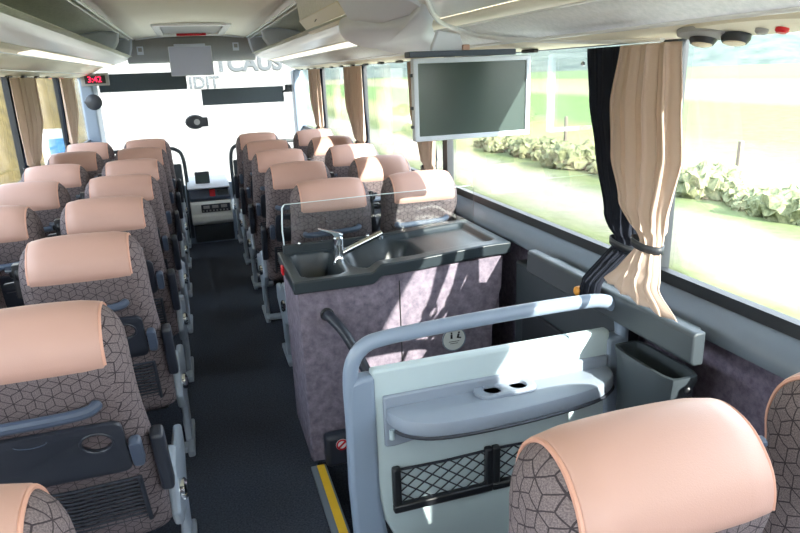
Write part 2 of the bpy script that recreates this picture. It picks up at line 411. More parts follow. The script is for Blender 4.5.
# ------------------------------------------------------------------ luggage racks
def rack(s, name, label):
    t = thing('luggage_rack', label, 'luggage rack', (s*.9, 3.5, 1.66), 'overhead luggage racks')
    off = Vector((-s*.9, -3.5, -1.66))
    y0, y1 = YR+.02, 8.1
    def part(nm, bm, mat, **kw):
        bmesh.ops.translate(bm, vec=off, verts=bm.verts); return obj(nm, bm, mat, t, **kw)
    P = lambda pr: [(s*x, z) for x, z in pr]
    bm = BM(); strip(bm, P([(.64, 2.055), (.8, 2.06), (1.0, 2.03), (1.14, 1.95), (1.2, 1.82), (1.225, 1.70)]), y0, y1); part('liner', bm, 'rack_cloth', solid=.008)
    bm = BM(); strip(bm, P([(.66, 1.865), (.82, 1.83), (1.1, 1.73), (1.225, 1.69)]), y0, y1); part('shelf', bm, 'rack_cloth', solid=.006)
    bm = BM(); strip(bm, P([(.955, 1.768), (1.1, 1.694)]), y0, y1); part('underside_panel', bm, 'rack_white' if s > 0 else 'rack_cream', solid=.004)
    bm = BM(); strip(bm, P([(.845, 1.782), (.955, 1.764)]), y0, y1); part('light_cove', bm, 'rack_cream', solid=.004)
    bm = BM(); strip(bm, P([(.852, 1.776), (.93, 1.762)]), 4.0 if s < 0 else 3.8, y1-.3); part('strip_light', bm, 'cove_light', solid=.004, label='glowing white strip light')
    bm = BM(); prism(bm, P([(.70, 1.855), (.715, 1.825), (.745, 1.812), (.845, 1.784), (.85, 1.79), (.74, 1.835), (.71, 1.87)]), y0, y1); part('front_lip', bm, 'rail_white', angle=50)
    bm = BM(); strip(bm, P([(1.1, 1.694), (1.16, 1.672), (1.225, 1.66)]), y0, y1); part('window_valance', bm, 'rack_cream', solid=.006)
    for x, z in ((.957, 1.762), (1.1, 1.69)):
        bm = BM(); tube(bm, [(s*x, y0, z), (s*x, y1, z)], .006, 8); part('trim_rail', bm, 'rail_white')
    for x, z, r in ((.625, 2.045, .012), (.655, 2.03, .008)):
        bm = BM(); tube(bm, [(s*x, y0, z), (s*x, y1, z)], r, 8); part('ceiling_rail', bm, 'rail_white')
    bm = BM(); prism(bm, P(catmull([(.63, 2.05), (.66, 1.90), (.74, 1.81), (.95, 1.76), (1.22, 1.67), (1.22, 2.06)], 4)[:-1] if False else [(.63, 2.05), (.645, 1.95), (.67, 1.88), (.74, 1.815), (.95, 1.765), (1.22, 1.665), (1.22, 2.06)]), y1, y1+.06)
    part('end_cap', bm, 'lavender', bevel=.02)
    bm = BM(); prism(bm, P([(.63, 2.05), (.645, 1.95), (.67, 1.88), (.74, 1.815), (.95, 1.765), (1.22, 1.665), (1.22, 2.06)]), y0-.01, y0)
    part('rear_cap', bm, 'rack_cream')
    # a soft partition board inside the rack close to the front
    bm = BM(); prism(bm, P([(.64, 2.04), (.655, 1.95), (.70, 1.88), (.80, 1.845), (1.18, 1.72), (1.14, 1.94), (1.0, 2.02), (.8, 2.05)]), 6.7, 6.75)
    part('divider', bm, 'lavender', bevel=.02)
    # curtain glides under the valance
    for i in range(14 if s > 0 else 10):
        y = 2.3+i*.42
        bm = bxo((s*1.19-.012, y, 1.648), (s*1.19+.012, y+.10, 1.662)); part('curtain_glide', bm, 'black_metal', bevel=.004)
    return t, part
rackL, _ = rack(-1, 'left', 'overhead luggage rack along the left windows, with open shelf and bright white lip')
rackR, partR = rack(1, 'right', 'overhead luggage rack along the right windows, with closed door and bulging pale housing')
# closed door on the right rack, just ahead of the housing
bm = BM(); prism(bm, [(.612, 2.045), (.625, 1.925), (.645, 1.93), (.64, 2.05)], 3.16, 4.3); d = partR('rack_door', bm, 'rack_white', bevel=.006)
bm = BM(); prism(bm, [(.622, 1.928), (.690, 1.842), (.715, 1.845), (.65, 1.932)], 3.2, 4.33); h = partR('door_flap', bm, 'rack_cream', bevel=.006)
bm = BM(); lathe(bm, [(.012, 0), (.012, .004), (.006, .008)], frame((.645, 3.85, 1.895), (0, 1, 0), (.5, 0, .8), (-.8, 0, -.5)), 12); partR('lock', bm, 'black_metal')
# pale bulging housing over the sink unit
UND = [(.60, 2.05), (.62, 1.95), (.70, 1.83), (.845, 1.784), (.955, 1.765), (1.1, 1.694), (1.24, 1.655)]
def und_z(x):
    for (a, za), (b, zb) in zip(UND[:-1], UND[1:]):
        if x <= b: return za+(zb-za)*(x-a)/(b-a)
    return UND[-1][1]
OUT = catmull([Vector((x, y, 0)) for x, y in ((.72, 2.32), (.765, 2.62), (.73, 2.92), (.685, 3.10), (.675, 3.3), (.705, 3.52), (.80, 3.72), (.93, 3.78), (1.04, 3.6), (1.10, 3.2), (1.075, 2.95), (.975, 2.82), (.88, 2.6), (.80, 2.36), (.75, 2.27))], 4, closed=True)
CT = Vector((.86, 3.12, 0)); bm = BM(); rings = []
for k_, dz in ((1.02, -.01), (1.0, .012), (.975, .026), (.93, .036), (.8, .044), (.5, .048), (.15, .05)):
    ring = []
    for q in OUT:
        v = CT+(q-CT)*k_; ring.append(bm.verts.new((v.x-dz*.25, v.y, und_z(v.x)-dz)))
    rings.append(ring)
n = len(OUT)
for A, B in zip(rings[:-1], rings[1:]):
    for i in range(n): bm.faces.new((A[i], A[(i+1) % n], B[(i+1) % n], B[i]))
bm.faces.new(rings[-1])
partR('housing_cover', bm, 'lavender', angle=60)
bm = BM(); prism(bm, [(.60, 2.05), (.585, 2.045), (.60, 1.95), (.66, 1.845), (.74, 1.800), (.76, 1.81), (.70, 1.85), (.63, 1.95)], 2.28, 3.14); partR('housing_panel', bm, 'lavender', bevel=.01)
bm = BM(); tube(bm, catmull([(.60, 2.02, 1.99), (.640, 2.08, 1.90), (.715, 2.19, 1.815), (.805, 2.365, 1.787), (.895, 2.487, 1.766), (1.005, 2.505, 1.732), (1.061, 2.349, 1.705), (1.097, 2.179, 1.69), (1.141, 1.987, 1.676), (1.172, 1.83, 1.666), (1.20, 1.6, 1.66)], 5), .0095, 10)
partR('curved_trim', bm, 'rail_white')

bm = bxo((-.012, -.10, -.022), (-.006, .10, .022)); o = obj('exit_sticker', bm, plain('green_sticker', (40, 140, 80), .5), bevel=.002); o.location = (-.757, 3.08, 1.826); o.rotation_euler = (0, .5, 0); tag(o, 'small green sticker on the left rack lip at the picture edge', 'sticker')
# passenger service panel by the near right window
ps = thing('service_panel', 'oval reading light and call button panel above the near right window', 'service panel', (1.155, 1.25, 1.67))
def psf(x, y, dz=0):
    z = 1.692-(x-1.1)*.279
    m = frame((x-dz*.27, y, z-dz), (1, 0, -.279), (0, -1, 0), (-.279, 0, -1)); m.translation = m.translation-Vector(ps.location); return m
bm = BM(); lathe(bm, [(.10, 0), (.10, .006), (.092, .014), (.05, .016)], psf(1.155, 1.24) @ Matrix.Diagonal((.55, 2.3, 1, 1)), 40); obj('panel', bm, 'rack_cream', ps)
bm = BM(); lathe(bm, [(.085, 0), (.08, .012), (.06, .015)], psf(1.160, 1.395, .008) @ Matrix.Diagonal((.55, 1, 1, 1)), 32); obj('lamp_plate', bm, 'header', ps)
for (x, y) in ((1.172, 1.405), (1.178, 1.305)):
    bm = BM(); lathe(bm, [(.034, 0), (.035, .010), (.030, .020), (.020, .020)], psf(x, y, .016) @ Matrix.Diagonal((.8, 1.1, 1, 1)), 20); rd = obj('reading_light', bm, 'black_plastic', ps)
    bm = BM(); lathe(bm, [(.026, 0), (.026, .010), (.012, .014)], psf(x, y, .028) @ Matrix.Diagonal((.8, 1.1, 1, 1)), 20); obj('lens', bm, 'lamp', rd)
for (x, y, mt_) in ((1.165, 1.165, 'red'), (1.16, 1.215, 'header')):
    bm = BM(); lathe(bm, [(.014, 0), (.014, .010), (.010, .014)], psf(x, y, .012), 16); obj('call_button' if mt_ == 'red' else 'air_nozzle', bm, mt_, ps)

# ------------------------------------------------------------------ roof hatch, monitors, front fittings
t = thing('roof_hatch', 'white framed roof hatch with dark recess in the ceiling', 'roof hatch', (0, 7.1, 2.08))
bm = plate([rrect(.70, 1.4, .06), rrect(.56, 1.2, .05)], .025, frame((0, 0, .0), (1, 0, 0), (0, -1, 0), (0, 0, -1)), .006); obj('hatch_frame', bm, 'rail_white', t)
bm = plate([rrect(.56, 1.2, .05)], .006, frame((0, 0, .0), (1, 0, 0), (0, -1, 0), (0, 0, -1))); obj('hatch_lid', bm, 'header', t)
bm = BM(); tube(bm, [(-.15, .45, -.03), (.15, .45, -.03)], .013, 8); obj('hatch_handle', bm, 'red', t)

def monitor(name, label, x0, x1, z0, z1, y, scr, bez, rim):
    cx, cz = (x0+x1)/2, (z0+z1)/2; wd, ht = x1-x0, z1-z0
    t = thing(name, label, 'monitor', (cx, y, z0))
    Mx = frame((0, 0, ht/2), (1, 0, 0), (0, 0, 1), (0, -1, 0))
    bm = plate([rrect(wd, ht, .006), rrect(wd-2*rim, ht-2*rim, .003)], .035, Mx @ Matrix.Translation((0, 0, -.02)), .003); obj('bezel', bm, bez, t)
    bm = plate([rrect(wd-2*rim+.004, ht-2*rim+.004, .003)], .008, Mx @ Matrix.Translation((0, 0, 0))); obj('screen', bm, scr, t)
    bm = BM(); box(bm, (-wd/2+.02, .012, .02), (wd/2-.02, .05, ht-.02)); obj('back_shell', bm, 'black_plastic', t, bevel=.01)
    return t, ht, wd
t, ht, wd = monitor('ceiling_monitor', 'small grey screen folded down from the ceiling over the aisle', -.262, .205, 1.635, 1.954, 7.98, 'screen_front', 'lavender', .008)
bm = BM(); box(bm, (-.17, .0, ht), (.17, .05, ht+.025)); box(bm, (-.08, .01, ht-.06), (.08, .20, ht+.02)); obj('bracket', bm, 'lavender', t, bevel=.006)
t, ht, wd = monitor('side_monitor', 'silver framed dark monitor hanging above the sink unit', .715, 1.205, 1.335, 1.642, 2.38, 'screen', 'bezel', .019)
bm = BM(); box(bm, (-wd/2-.01, -.005, ht+.003), (wd/2-.06, .06, ht+.025)); obj('bracket', bm, 'blue_plastic', t, bevel=.004)
bm = BM(); prism(bm, [(-.16, ht+.022), (-.02, ht+.022), (-.04, ht+.085), (-.13, ht+.10)], .02, .05, 'y'); obj('hanger', bm, 'lavender', t, bevel=.006)
bm = BM(); box(bm, (-.04, -.004, ht+.024), (-.01, .01, ht+.045)); obj('catch', bm, 'leather', t, bevel=.004)
bm = BM()
for z in (.05, .12, .24): box(bm, (-wd/2-.008, -.004, z), (-wd/2, .01, z+.012))
obj('side_button', bm, 'black_plastic', t)

bm = BM(); box(bm, (-1.08, 8.36, 1.485), (-.11, 8.385, 1.685)); o = obj('sun_blind', bm, 'blind', bevel=.006); tag(o, 'dark sun blind across the left upper windscreen', 'sun blind', 'windscreen sun blinds')
bm = BM(); box(bm, (.045, 8.36, 1.285), (1.03, 8.385, 1.475)); o = obj('sun_blind', bm, 'blind', bevel=.006); tag(o, 'dark sun blind lowered over the right half of the windscreen', 'sun blind', 'windscreen sun blinds')
bm = BM(); tube(bm, [(1.02, 8.36, 1.40), (1.08, 8.33, 1.44)], .012, 8); box(bm, (1.05, 8.30, 1.40), (1.13, 8.36, 1.49)); o = obj('blind_clamp', bm, 'dark_trim', bevel=.01); tag(o, 'small dark clamp at the end of the lowered right blind', 'clamp')
t = thing('interior_mirror', 'small dark oval mirror at the middle of the windscreen', 'mirror', (-.07, 8.3, 1.1))
bm = BM(); lathe(bm, [(.03, -.03), (.085, -.02), (.10, 0), (.085, .02), (.03, .03)], frame((0, 0, 0), (1, 0, 0), (0, 0, 1), (0, -1, 0)) @ Matrix.Diagonal((1.15, .85, 1, 1)), 24); obj('housing', bm, 'dark_trim', t)
bm = BM(); lathe(bm, [(.035, .028), (.035, .034)], frame((.02, 0, .0), (1, 0, 0), (0, 0, 1), (0, -1, 0)), 16); obj('lens', bm, 'header', t)
bm = BM(); box(bm, (.06, -.02, -.06), (.15, .02, .05)); obj('arm_plate', bm, 'dark_trim', t, bevel=.01)
t = thing('pillar_fan', 'small black fan on the left front pillar below the clock', 'fan', (-1.155, 7.92, 1.395))
bm = BM(); lathe(bm, [(.02, .05), (.05, .045), (.085, .02), (.08, -.01), (.04, -.03)], frame((.05, -.03, 0), (1, 0, 0), (0, 0, 1), (.3, -1, 0)), 18); obj('fan_head', bm, 'black_plastic', t)
bm = BM(); tube(bm, [(-.04, .05, 0), (.03, .0, 0)], .018, 8); obj('fan_bracket', bm, 'black_metal', t)
t = thing('clock_display', 'red digital clock reading 3:42 at the top left front corner', 'clock', (-1.06, 7.95, 1.63))
bm = bxo((-.14, -.02, -.065), (.14, .06, .065)); obj('case', bm, 'header', t, bevel=.01)
bm = bxo((-.10, -.026, -.042), (.11, -.018, .042)); obj('display_window', bm, 'black_metal', t, bevel=.004)
bm = text('3:42', .085, .004, BACKFACE((0.0, -.030, 0))); obj('digits', bm, 'red_led', t, smooth=False, label='glowing red digits')
struct('trim_40', bxo((-1.24, 8.0, .3), (-1.10, 8.40, 1.66)), 'partition_tube', 'grey blue left front corner pillar', bevel=.02)
struct('trim_41', bxo((1.14, 8.2, .3), (1.24, 8.42, 1.66)), 'partition_tube', 'grey blue right front corner pillar', bevel=.02)

for x_, z_, lab in ((-.565, 1.925, 'small pale square sticker on the header left of the hanging screen'), (.49, 1.945, 'small pale square sticker on the header right of the hanging screen')):
    bm = bxo((x_-.035, 8.135, z_-.045), (x_+.035, 8.15, z_+.045)); o = obj('header_sticker', bm, 'lavender', bevel=.003); tag(o, lab, 'sticker', 'header stickers')
    bm = bxo((x_-.02, 8.132, z_-.012), (x_+.02, 8.136, z_+.028)); obj('pictogram', bm, 'header', o)
# dashboard console at the end of the aisle
t = thing('front_console', 'pale grey dashboard console with dark vent panel at the aisle end', 'console', (.1, 6.75, -.5))
CX = (-.32, .075)
bm = BM(); prism(bm, [(-.10, .5), (-.13, .69), (1.2, .69), (1.2, .5)], CX[0]+.01, CX[1], 'x'); obj('plinth', bm, 'door_grey', t, bevel=.015)
bm = BM(); prism(bm, [(-.13, .69), (-.17, .72), (-.17, .78), (-.15, .80), (-.15, .90), (-.13, .925), (1.3, .925), (1.3, .69)], CX[0], CX[1], 'x'); bd = obj('body', bm, 'white', t, bevel=.012)
bm = BM(); box(bm, (-.22, -.163, .815), (.06, -.14, .895)); vn = obj('control_panel', bm, 'black_plastic', t, bevel=.006)
bm = BM()
for i in range(8): box(bm, (-.21+i*.033, -.168, .825), (-.195+i*.033, -.162, .84))
for i in range(3): box(bm, (-.20+i*.085, -.168, .855), (-.14+i*.085, -.162, .885))
obj('switches', bm, 'header', vn, smooth=False)
bm = BM(); prism(bm, [(-.12, .92), (-.15, .95), (-.11, 1.05), (.4, 1.05), (.4, .92)], CX[0], CX[1], 'x'); obj('dash_top', bm, 'blue_plastic', t, bevel=.015)
bm = BM(); box(bm, (-.125, -.142, .955), (-.07, -.11, 1.04)); obj('red_emblem', bm, 'red', t, bevel=.004)
bm = BM(); box(bm, (-.05, -.140, .96), (.06, -.11, 1.035)); obj('gauge', bm, 'door_grey', t, bevel=.004)
bm = BM(); prism(bm, [(-.12, 1.045), (-.17, 1.06), (-.12, 1.085), (.5, 1.10), (.5, 1.045)], CX[0]-.01, CX[1], 'x'); obj('cowl', bm, 'lavender', t, bevel=.01)
t2 = thing('dash_screen', 'small black screen standing on the front console cowl', 'screen', (-.075, 6.70, .592)); 
bm = bxo((-.07, 0, 0), (.07, .04, .115)); obj('casing', bm, 'black_plastic', t2, bevel=.006)
bm = bxo((-.06, -.004, .012), (.06, .004, .09)); obj('glass_face', bm, 'screen', t2)

# ------------------------------------------------------------------ seats
def prof_seat():
    pts = [(.12, .34), (.085, .46), (.025, .62), (-.038, .78), (-.078, .90), (-.093, .97), (-.083, 1.03), (-.045, 1.075), (0, 1.09), (.04, 1.08), (.075, 1.045),
           (.09, .985), (.082, .92), (.088, .82), (.135, .70), (.185, .57), (.225, .46), (.20, .35)]
    return catmull([Vector((0, y, z)) for y, z in pts], 4, closed=True)
SP = prof_seat(); NSP = len(SP)
def seat_normals():
    out = []
    for i in range(NSP):
        t = (SP[(i+1) % NSP]-SP[i-1]).normalized(); out.append(Vector((0, -t.z, t.y)))   # candidate
    c = sum((p for p in SP), Vector())/NSP
    # orient outward at the apex
    k = max(range(NSP), key=lambda i: SP[i].z)
    if out[k].z < 0: out = [-n for n in out]
    return out
SN = seat_normals()
ARC = [0]
for i in range(NSP): ARC.append(ARC[-1]+(SP[(i+1) % NSP]-SP[i]).length)
def lerp(P, z):
    for (a, wa), (b, wb) in zip(P[:-1], P[1:]):
        if z <= b: return wa+(wb-wa)*max(0, (z-a))/(b-a)
    return P[-1][1]
def half_w(z): return lerp([(.3, .222), (.5, .220), (.62, .215), (.75, .208), (.88, .202), (.97, .200), (1.05, .198), (1.1, .196)], z)
def cover_w(z): return lerp([(.3, .165), (.85, .161), (.95, .159), (1.05, .157), (1.1, .156)], z)
DS = [(0, -.006), (.5, -.005), (.70, -.003), (.79, .0), (.84, .006), (.90, .018), (.95, .034), (.985, .052), (1.0, .072)]
def d_at(sr, z): 
    d = lerp(DS, sr); return d*lerp([(.3, .35), (.5, .55), (.75, .55), (.88, .75), (.97, 1), (1.1, 1)], z) if d > 0 else d
SECT = [(-q, d) for q, d in reversed(DS)]+[(q, d) for q, d in DS[1:]]
def crown_z(x, z): return .007*min(1, abs(x)/.165)**3*max(0, min(1, (z-.95)/.1))
def seat_pt(i, s, d):
    p = SP[i]-SN[i]*d_at(abs(s), SP[i].z); x = s*half_w(SP[i].z)
    return Vector((x, p.y, p.z-crown_z(x, SP[i].z)))
def cover_pt(i, s, out):
    x = s*cover_w(SP[i].z); d = d_at(abs(x)/half_w(SP[i].z), SP[i].z)-out
    p = SP[i]-SN[i]*d
    return Vector((x, p.y, p.z-crown_z(x, SP[i].z)))
def build_back():
    bm = BM(); uvl = bm.loops.layers.uv.new('UVMap'); rings = []
    for s, d in SECT: rings.append([bm.verts.new(seat_pt(i, s, d)) for i in range(NSP)])
    for a, (A, B) in enumerate(zip(rings[:-1], rings[1:])):
        side = a < 5 or a >= len(SECT)-6
        for i in range(NSP):
            j = (i+1) % NSP
            f = bm.faces.new((A[i], A[j], B[j], B[i]))
            for lp, (rr, ii, ss) in zip(f.loops, ((a, i, 0), (a, i+1, 0), (a+1, i+1, 0), (a+1, i, 0))):
                if side: lp[uvl].uv = (lp.vert.co.y*.95+.11, lp.vert.co.z*.95)
                else: lp[uvl].uv = (lp.vert.co.x, ARC[ii])
    for R in (rings[0], rings[-1]):
        f = bm.faces.new(R)
        for lp in f.loops: lp[uvl].uv = (lp.vert.co.y*.95+.11, lp.vert.co.z*.95)
    return bm
zmax = max(range(NSP), key=lambda i: SP[i].z)
# leather range of the profile: from rear z=.905 over the apex to front z=.86
r0 = min((i for i in range(zmax)), key=lambda i: abs(SP[i].z-.962))
r1 = min((i for i in range(zmax, NSP)), key=lambda i: abs(SP[i].z-.85))
CS = [(-1.0, -.004), (-.99, .004), (-.965, .0065), (-.7, .007), (-.35, .007), (0, .007), (.35, .007), (.7, .007), (.965, .0065), (.99, .004), (1.0, -.004)]
def build_cover():
    bm = BM(); rows = []
    for s, d in CS:
        row = []
        for i in range(r0, r1+1):
            e = min(i-r0, r1-i); dd = d-(.010 if e == 0 else .001 if e == 1 else 0)
            row.append(bm.verts.new(cover_pt(i, s, dd)))
        rows.append(row)
    for A, B in zip(rows[:-1], rows[1:]):
        for i in range(len(A)-1): bm.faces.new((A[i], A[i+1], B[i+1], B[i]))
    return bm
def build_piping(s):
    bm = BM(); tube(bm, [cover_pt(i, s, .002) for i in range(r0+1, r1)], .0045, 6); return bm
# plane on the rear of the backrest: point at height z, direction up, outward
RA, RB = Vector((0, .025, .62)), Vector((0, -.038, .78))
RU = (RB-RA).normalized(); RN = Vector((0, -RU.z, RU.y))
def rear_frame(x, z, out=.0):
    o = RA+RU*((z-RA.z)/RU.z)+RN*(.002+out); o.x = x
    return frame(o, (1, 0, 0), RU, RN)
def build_tray(aside):
    W, H = .35, .195
    bm = plate([rrect(W, H, .025), circle(.034, 24, aside*.110, .035, 1.05)], .013, rear_frame(aside*-.012, .715, .004), .003)
    return bm
def build_tray_ring(aside):
    m = rear_frame(aside*-.012, .715, .016)
    bm = BM(); tube(bm, [m @ Vector((aside*.110+.036*1.05*math.cos(a), .035+.036*math.sin(a), 0)) for a in [2*PI*k/24 for k in range(24)]], .004, 6, closed=True)
    return bm
def build_finger(aside):
    m = rear_frame(aside*-.012, .715, .0175)
    bm = BM(); tube(bm, [m @ Vector((aside*(-.03)+.036*math.cos(a), .075+.014*math.sin(a), 0)) for a in [PI+PI*k/10 for k in range(11)]], .0016, 5)
    return bm
def build_latch(aside):
    m = rear_frame(aside*.184, .70, .004)
    return plate([rrect(.030, .095, .012)], .032, m, .006)
def build_bar(aside):
    m = rear_frame(0, .862, .012)
    pts = catmull([m @ Vector(p) for p in ((-.15, -.012, -.012), (-.135, -.006, .012), (-.05, .0, .018), (.05, .003, .018), (.105, .004, .010), (.125, .002, -.014))], 4)
    bm = BM(); tube(bm, pts, [.010]+[.0145]*(len(pts)-2)+[.010], 10)
    return bm
def build_net(aside):
    bm = BM(); m = rear_frame(0, .49, .008); W, H = .34, .20
    for k in range(13):
        y = -H/2+H*k/12
        tube(bm, [m @ Vector((-W/2, y, 0)), m @ Vector((0, y-.003, .006)), m @ Vector((W/2, y, 0))], .0042, 5)
    for x in (-W/2, W/2): tube(bm, [m @ Vector((x, -H/2, 0)), m @ Vector((x, H/2, 0))], .007, 6)
    for x in (-.08, 0, .08): tube(bm, [m @ Vector((x, -H/2, .003)), m @ Vector((x, H/2, .003))], .002, 4)
    return bm
def build_cushion():
    bm = BM(); uvl = bm.loops.layers.uv.new('UVMap')
    pr = catmull([Vector((0, y, z)) for y, z in [(.20, .34), (.21, .42), (.26, .435), (.40, .445), (.50, .45), (.545, .435), (.55, .39), (.53, .35), (.40, .335)]], 3, closed=True)
    c = sum(pr, Vector())/len(pr); rings = []
    for s, k in ((-1, .8), (-.98, .93), (-.92, 1), (.92, 1), (.98, .93), (1, .8)):
        rings.append([bm.verts.new((s*.196, c.y+(p.y-c.y)*(.5+.5*k), c.z+(p.z-c.z)*k)) for p in pr])
    n = len(pr)
    for A, B in zip(rings[:-1], rings[1:]):
        for i in range(n): bm.faces.new((A[i], A[(i+1) % n], B[(i+1) % n], B[i]))
    bm.faces.new(rings[0]); bm.faces.new(rings[-1])
    for f in bm.faces:
        for lp in f.loops: lp[uvl].uv = (lp.vert.co.x, lp.vert.co.y+lp.vert.co.z)
    return bm
def make_seat(aside, aisle):
    """aside: +1 when the aisle is on the +x side (left block). aisle: seat next to the aisle"""
    t = thing('coach_seat', 'seat', 'coach seat', (0, 0, 0))
    obj('backrest', build_back(), 'fabric', t, angle=50)
    cv = obj('headrest_cover', build_cover(), 'leather', t, angle=60, label='smooth tan leather headrest cover')
    obj('piping', build_piping(-1), 'piping', cv); obj('piping', build_piping(1), 'piping', cv)
    tr = obj('tray_table', build_tray(aside), 'black_plastic', t, angle=30)
    obj('cup_ring', build_tray_ring(aside), 'black_plastic', tr); obj('finger_pull', build_finger(aside), 'blue_plastic', tr)
    obj('tray_latch', build_latch(aside), 'blue_plastic', t)
    obj('grab_bar', build_bar(aside), 'blue_plastic', t)
    obj('magazine_net', build_net(aside), 'net', t)
    obj('cushion', build_cushion(), 'fabric', t, angle=50)
    bm = BM(); box(bm, (-.18, .26, .25), (.18, .52, .345)); obj('seat_frame', bm, 'black_metal', t, bevel=.02)
    a = aside
    if aisle:
        sx = lambda u, v: tuple(sorted((a*u, a*v)))
        lo, hi = sx(.218, .248)
        bm = BM(); prism(bm, [(.14, .36), (.20, .50), (.30, .50), (.42, .42), (.62, .40), (.64, .30), (.46, .22), (.44, .10), (.36, .10), (.34, .24), (.2, .28)], lo, hi, 'x')
        obj('side_shell', bm, 'grey_plastic', t, bevel=.010)
        bm = BM(); lo, hi = sx(.10, .255); box(bm, (lo, .30, 0), (hi, .36, .03)); box(bm, (sx(.225, .255)[0], .26, 0), (sx(.225, .255)[1], .56, .032)); box(bm, (sx(.215, .245)[0], .36, .02), (sx(.215, .245)[1], .44, .14))
        obj('foot', bm, 'grey_plastic', t, bevel=.008)
        bm = BM(); m = frame((a*.248, .22, .39), (0, 1, 0), (0, 0, 1), (a, 0, 0))
        lathe(bm, [(.034, 0), (.034, .014), (.024, .022), (.012, .022)], m, 18); obj('recline_knob', bm, 'chrome', t)
        bm = BM(); m2 = frame((a*.232, .10, .50), (1, 0, 0), RU, RN)
        box(bm, (-.018, 0, -.02), (.018, .24, .03), m2); obj('armrest', bm, 'black_plastic', t, bevel=.012, seg=3)
                # hinge and bar towards the neighbouring seat at shoulder height
        bm = BM(); m3 = frame((-a*.190, .01, .985), (0, 1, 0), (0, 0, 1), (-a, 0, 0)); lathe(bm, [(.03, 0), (.03, .022), (.018, .03), (.012, .045)], m3, 14)
        box(bm, (min(-a*.197, -a*.222), -.012, .90), (max(-a*.197, -a*.222), .03, 1.02)); lk = obj('belt_anchor', bm, 'black_metal', t, bevel=.004)
        bm = BM(); tube(bm, [(-a*.2, .01, .995), (-a*.245, .01, 1.0)], .010, 10); obj('anchor_pin', bm, 'blue_plastic', lk)
        bm = BM(); tube(bm, [(-a*.20, .02, .94), (-a*.262, .04, .93)], .018, 10); obj('link_bar', bm, 'black_plastic', t)
    bm = BM(); box(bm, (-a*.16-.02, .32, 0), (-a*.16+.02, .42, .30)) if not aisle else box(bm, (-.06, .33, 0), (-.02, .41, .30)); obj('leg', bm, 'black_metal', t, bevel=.006)
    return t
protos = {}
def copy_tree(o, parent=None):
    c = o.copy(); COL.objects.link(c)
    if parent is not None: c.parent = parent
    for ch in list(o.children): copy_tree(ch, c)
    return c
def place_seat(aside, aisle, x, y, label, group):
    k = (aside, aisle)
    if k not in protos: t = protos[k] = make_seat(aside, aisle)
    else: t = copy_tree(protos[k])
    t.location = (x, y, 0); tag(t, label, 'coach seat', group)
    return t
ORD = ['first', 'second', 'third', 'fourth', 'fifth', 'sixth', 'seventh', 'eighth']
LA = [.83, 1.61, 2.38, 3.14, 3.88, 4.64, 5.44, 6.2]
for i, y in enumerate(LA):
    lab = ['tan-topped seat corner at the very bottom left, nearest the camera in the left aisle column',
           'left aisle seat with its whole folded tray and grab bar in view, second from camera',
           'left aisle seat, third from camera, directly ahead of the one showing its full tray'][i] if i < 3 else \
          f'{ORD[i]} seat from the camera in the left column beside the aisle' + (', the farthest one' if i == 7 else '')
    place_seat(1, True, -.515, y, lab, 'left block aisle seats')
for i, y in enumerate(LA[2:]):
    lab = ('left window seat mostly cut off by the picture edge, behind a black link bar' if i == 0 else
           f'{ORD[i-1]} fully seen tan-topped seat from the camera in the left window column' if i > 1 else
           'left window seat cut by the picture edge, nearest clearly seen of its window column')
    place_seat(1, False, -.99, y, lab, 'left block window seats')
RY = [3.13, 3.87, 4.62, 5.36, 6.15]
for i, y in enumerate(RY):
    place_seat(-1, True, (.515, .47, .46, .455, .455)[i], y, f'{ORD[i]} seat ahead of the sink unit in the right aisle column' + (', behind the splash guard' if i == 0 else ''), 'right block aisle seats')
for i, y in enumerate(RY):
    place_seat(-1, False, 1.0-.015, y, f'{ORD[i]} seat ahead of the sink unit in the right window column', 'right block window seats')
place_seat(-1, True, .487, .69, 'large pale pink-tan topped seat in the right foreground, facing the grey partition', 'right foreground seats')
place_seat(-1, False, 1.0, .70, 'seat at the bottom right picture edge, between the pink-tan foreground seat and the window', 'right foreground seats')

# ------------------------------------------------------------------ sink unit
KX0, KX1, KY0, KY1 = .215, 1.13, 2.40, 2.87
k = thing('sink_unit', 'lavender grey galley unit with dark sink top and chrome tap beside the aisle', 'sink unit', (.65, 2.63, 0))
K = Vector((-.65, -2.63, 0))
def kp(name, bm, mat, parent=None, **kw):
    bmesh.ops.translate(bm, vec=K, verts=bm.verts); return obj(name, bm, mat, parent or k, **kw)
PRF = [(KX0+.01, .0), (KX0+.005, .79), (KX1-.015, .82), (KX1-.02, .68), (KX1-.06, .55), (KX1-.08, 0)]
bm = BM(); prism(bm, PRF, KY0+.012, KY0+.030); prism(bm, PRF, KY1-.02, KY1)
box(bm, (KX0+.006, KY0+.028, 0), (KX0+.022, KY1-.018, .785)); box(bm, (KX1-.11, KY0+.028, 0), (KX1-.09, KY1-.018, .6)); box(bm, (KX0+.02, KY0+.028, .55), (KX1-.08, KY1-.018, .57)); box(bm, (KX1-.045, KY0+.028, .56), (KX1-.022, KY1-.018, .8))
body = kp('body', bm, 'kitchen_cloth', bevel=.004)
bm = bxo((.640, KY0+.007, .03), (.643, KY0+.012, .77)); kp('door_seam', bm, 'ink', body)
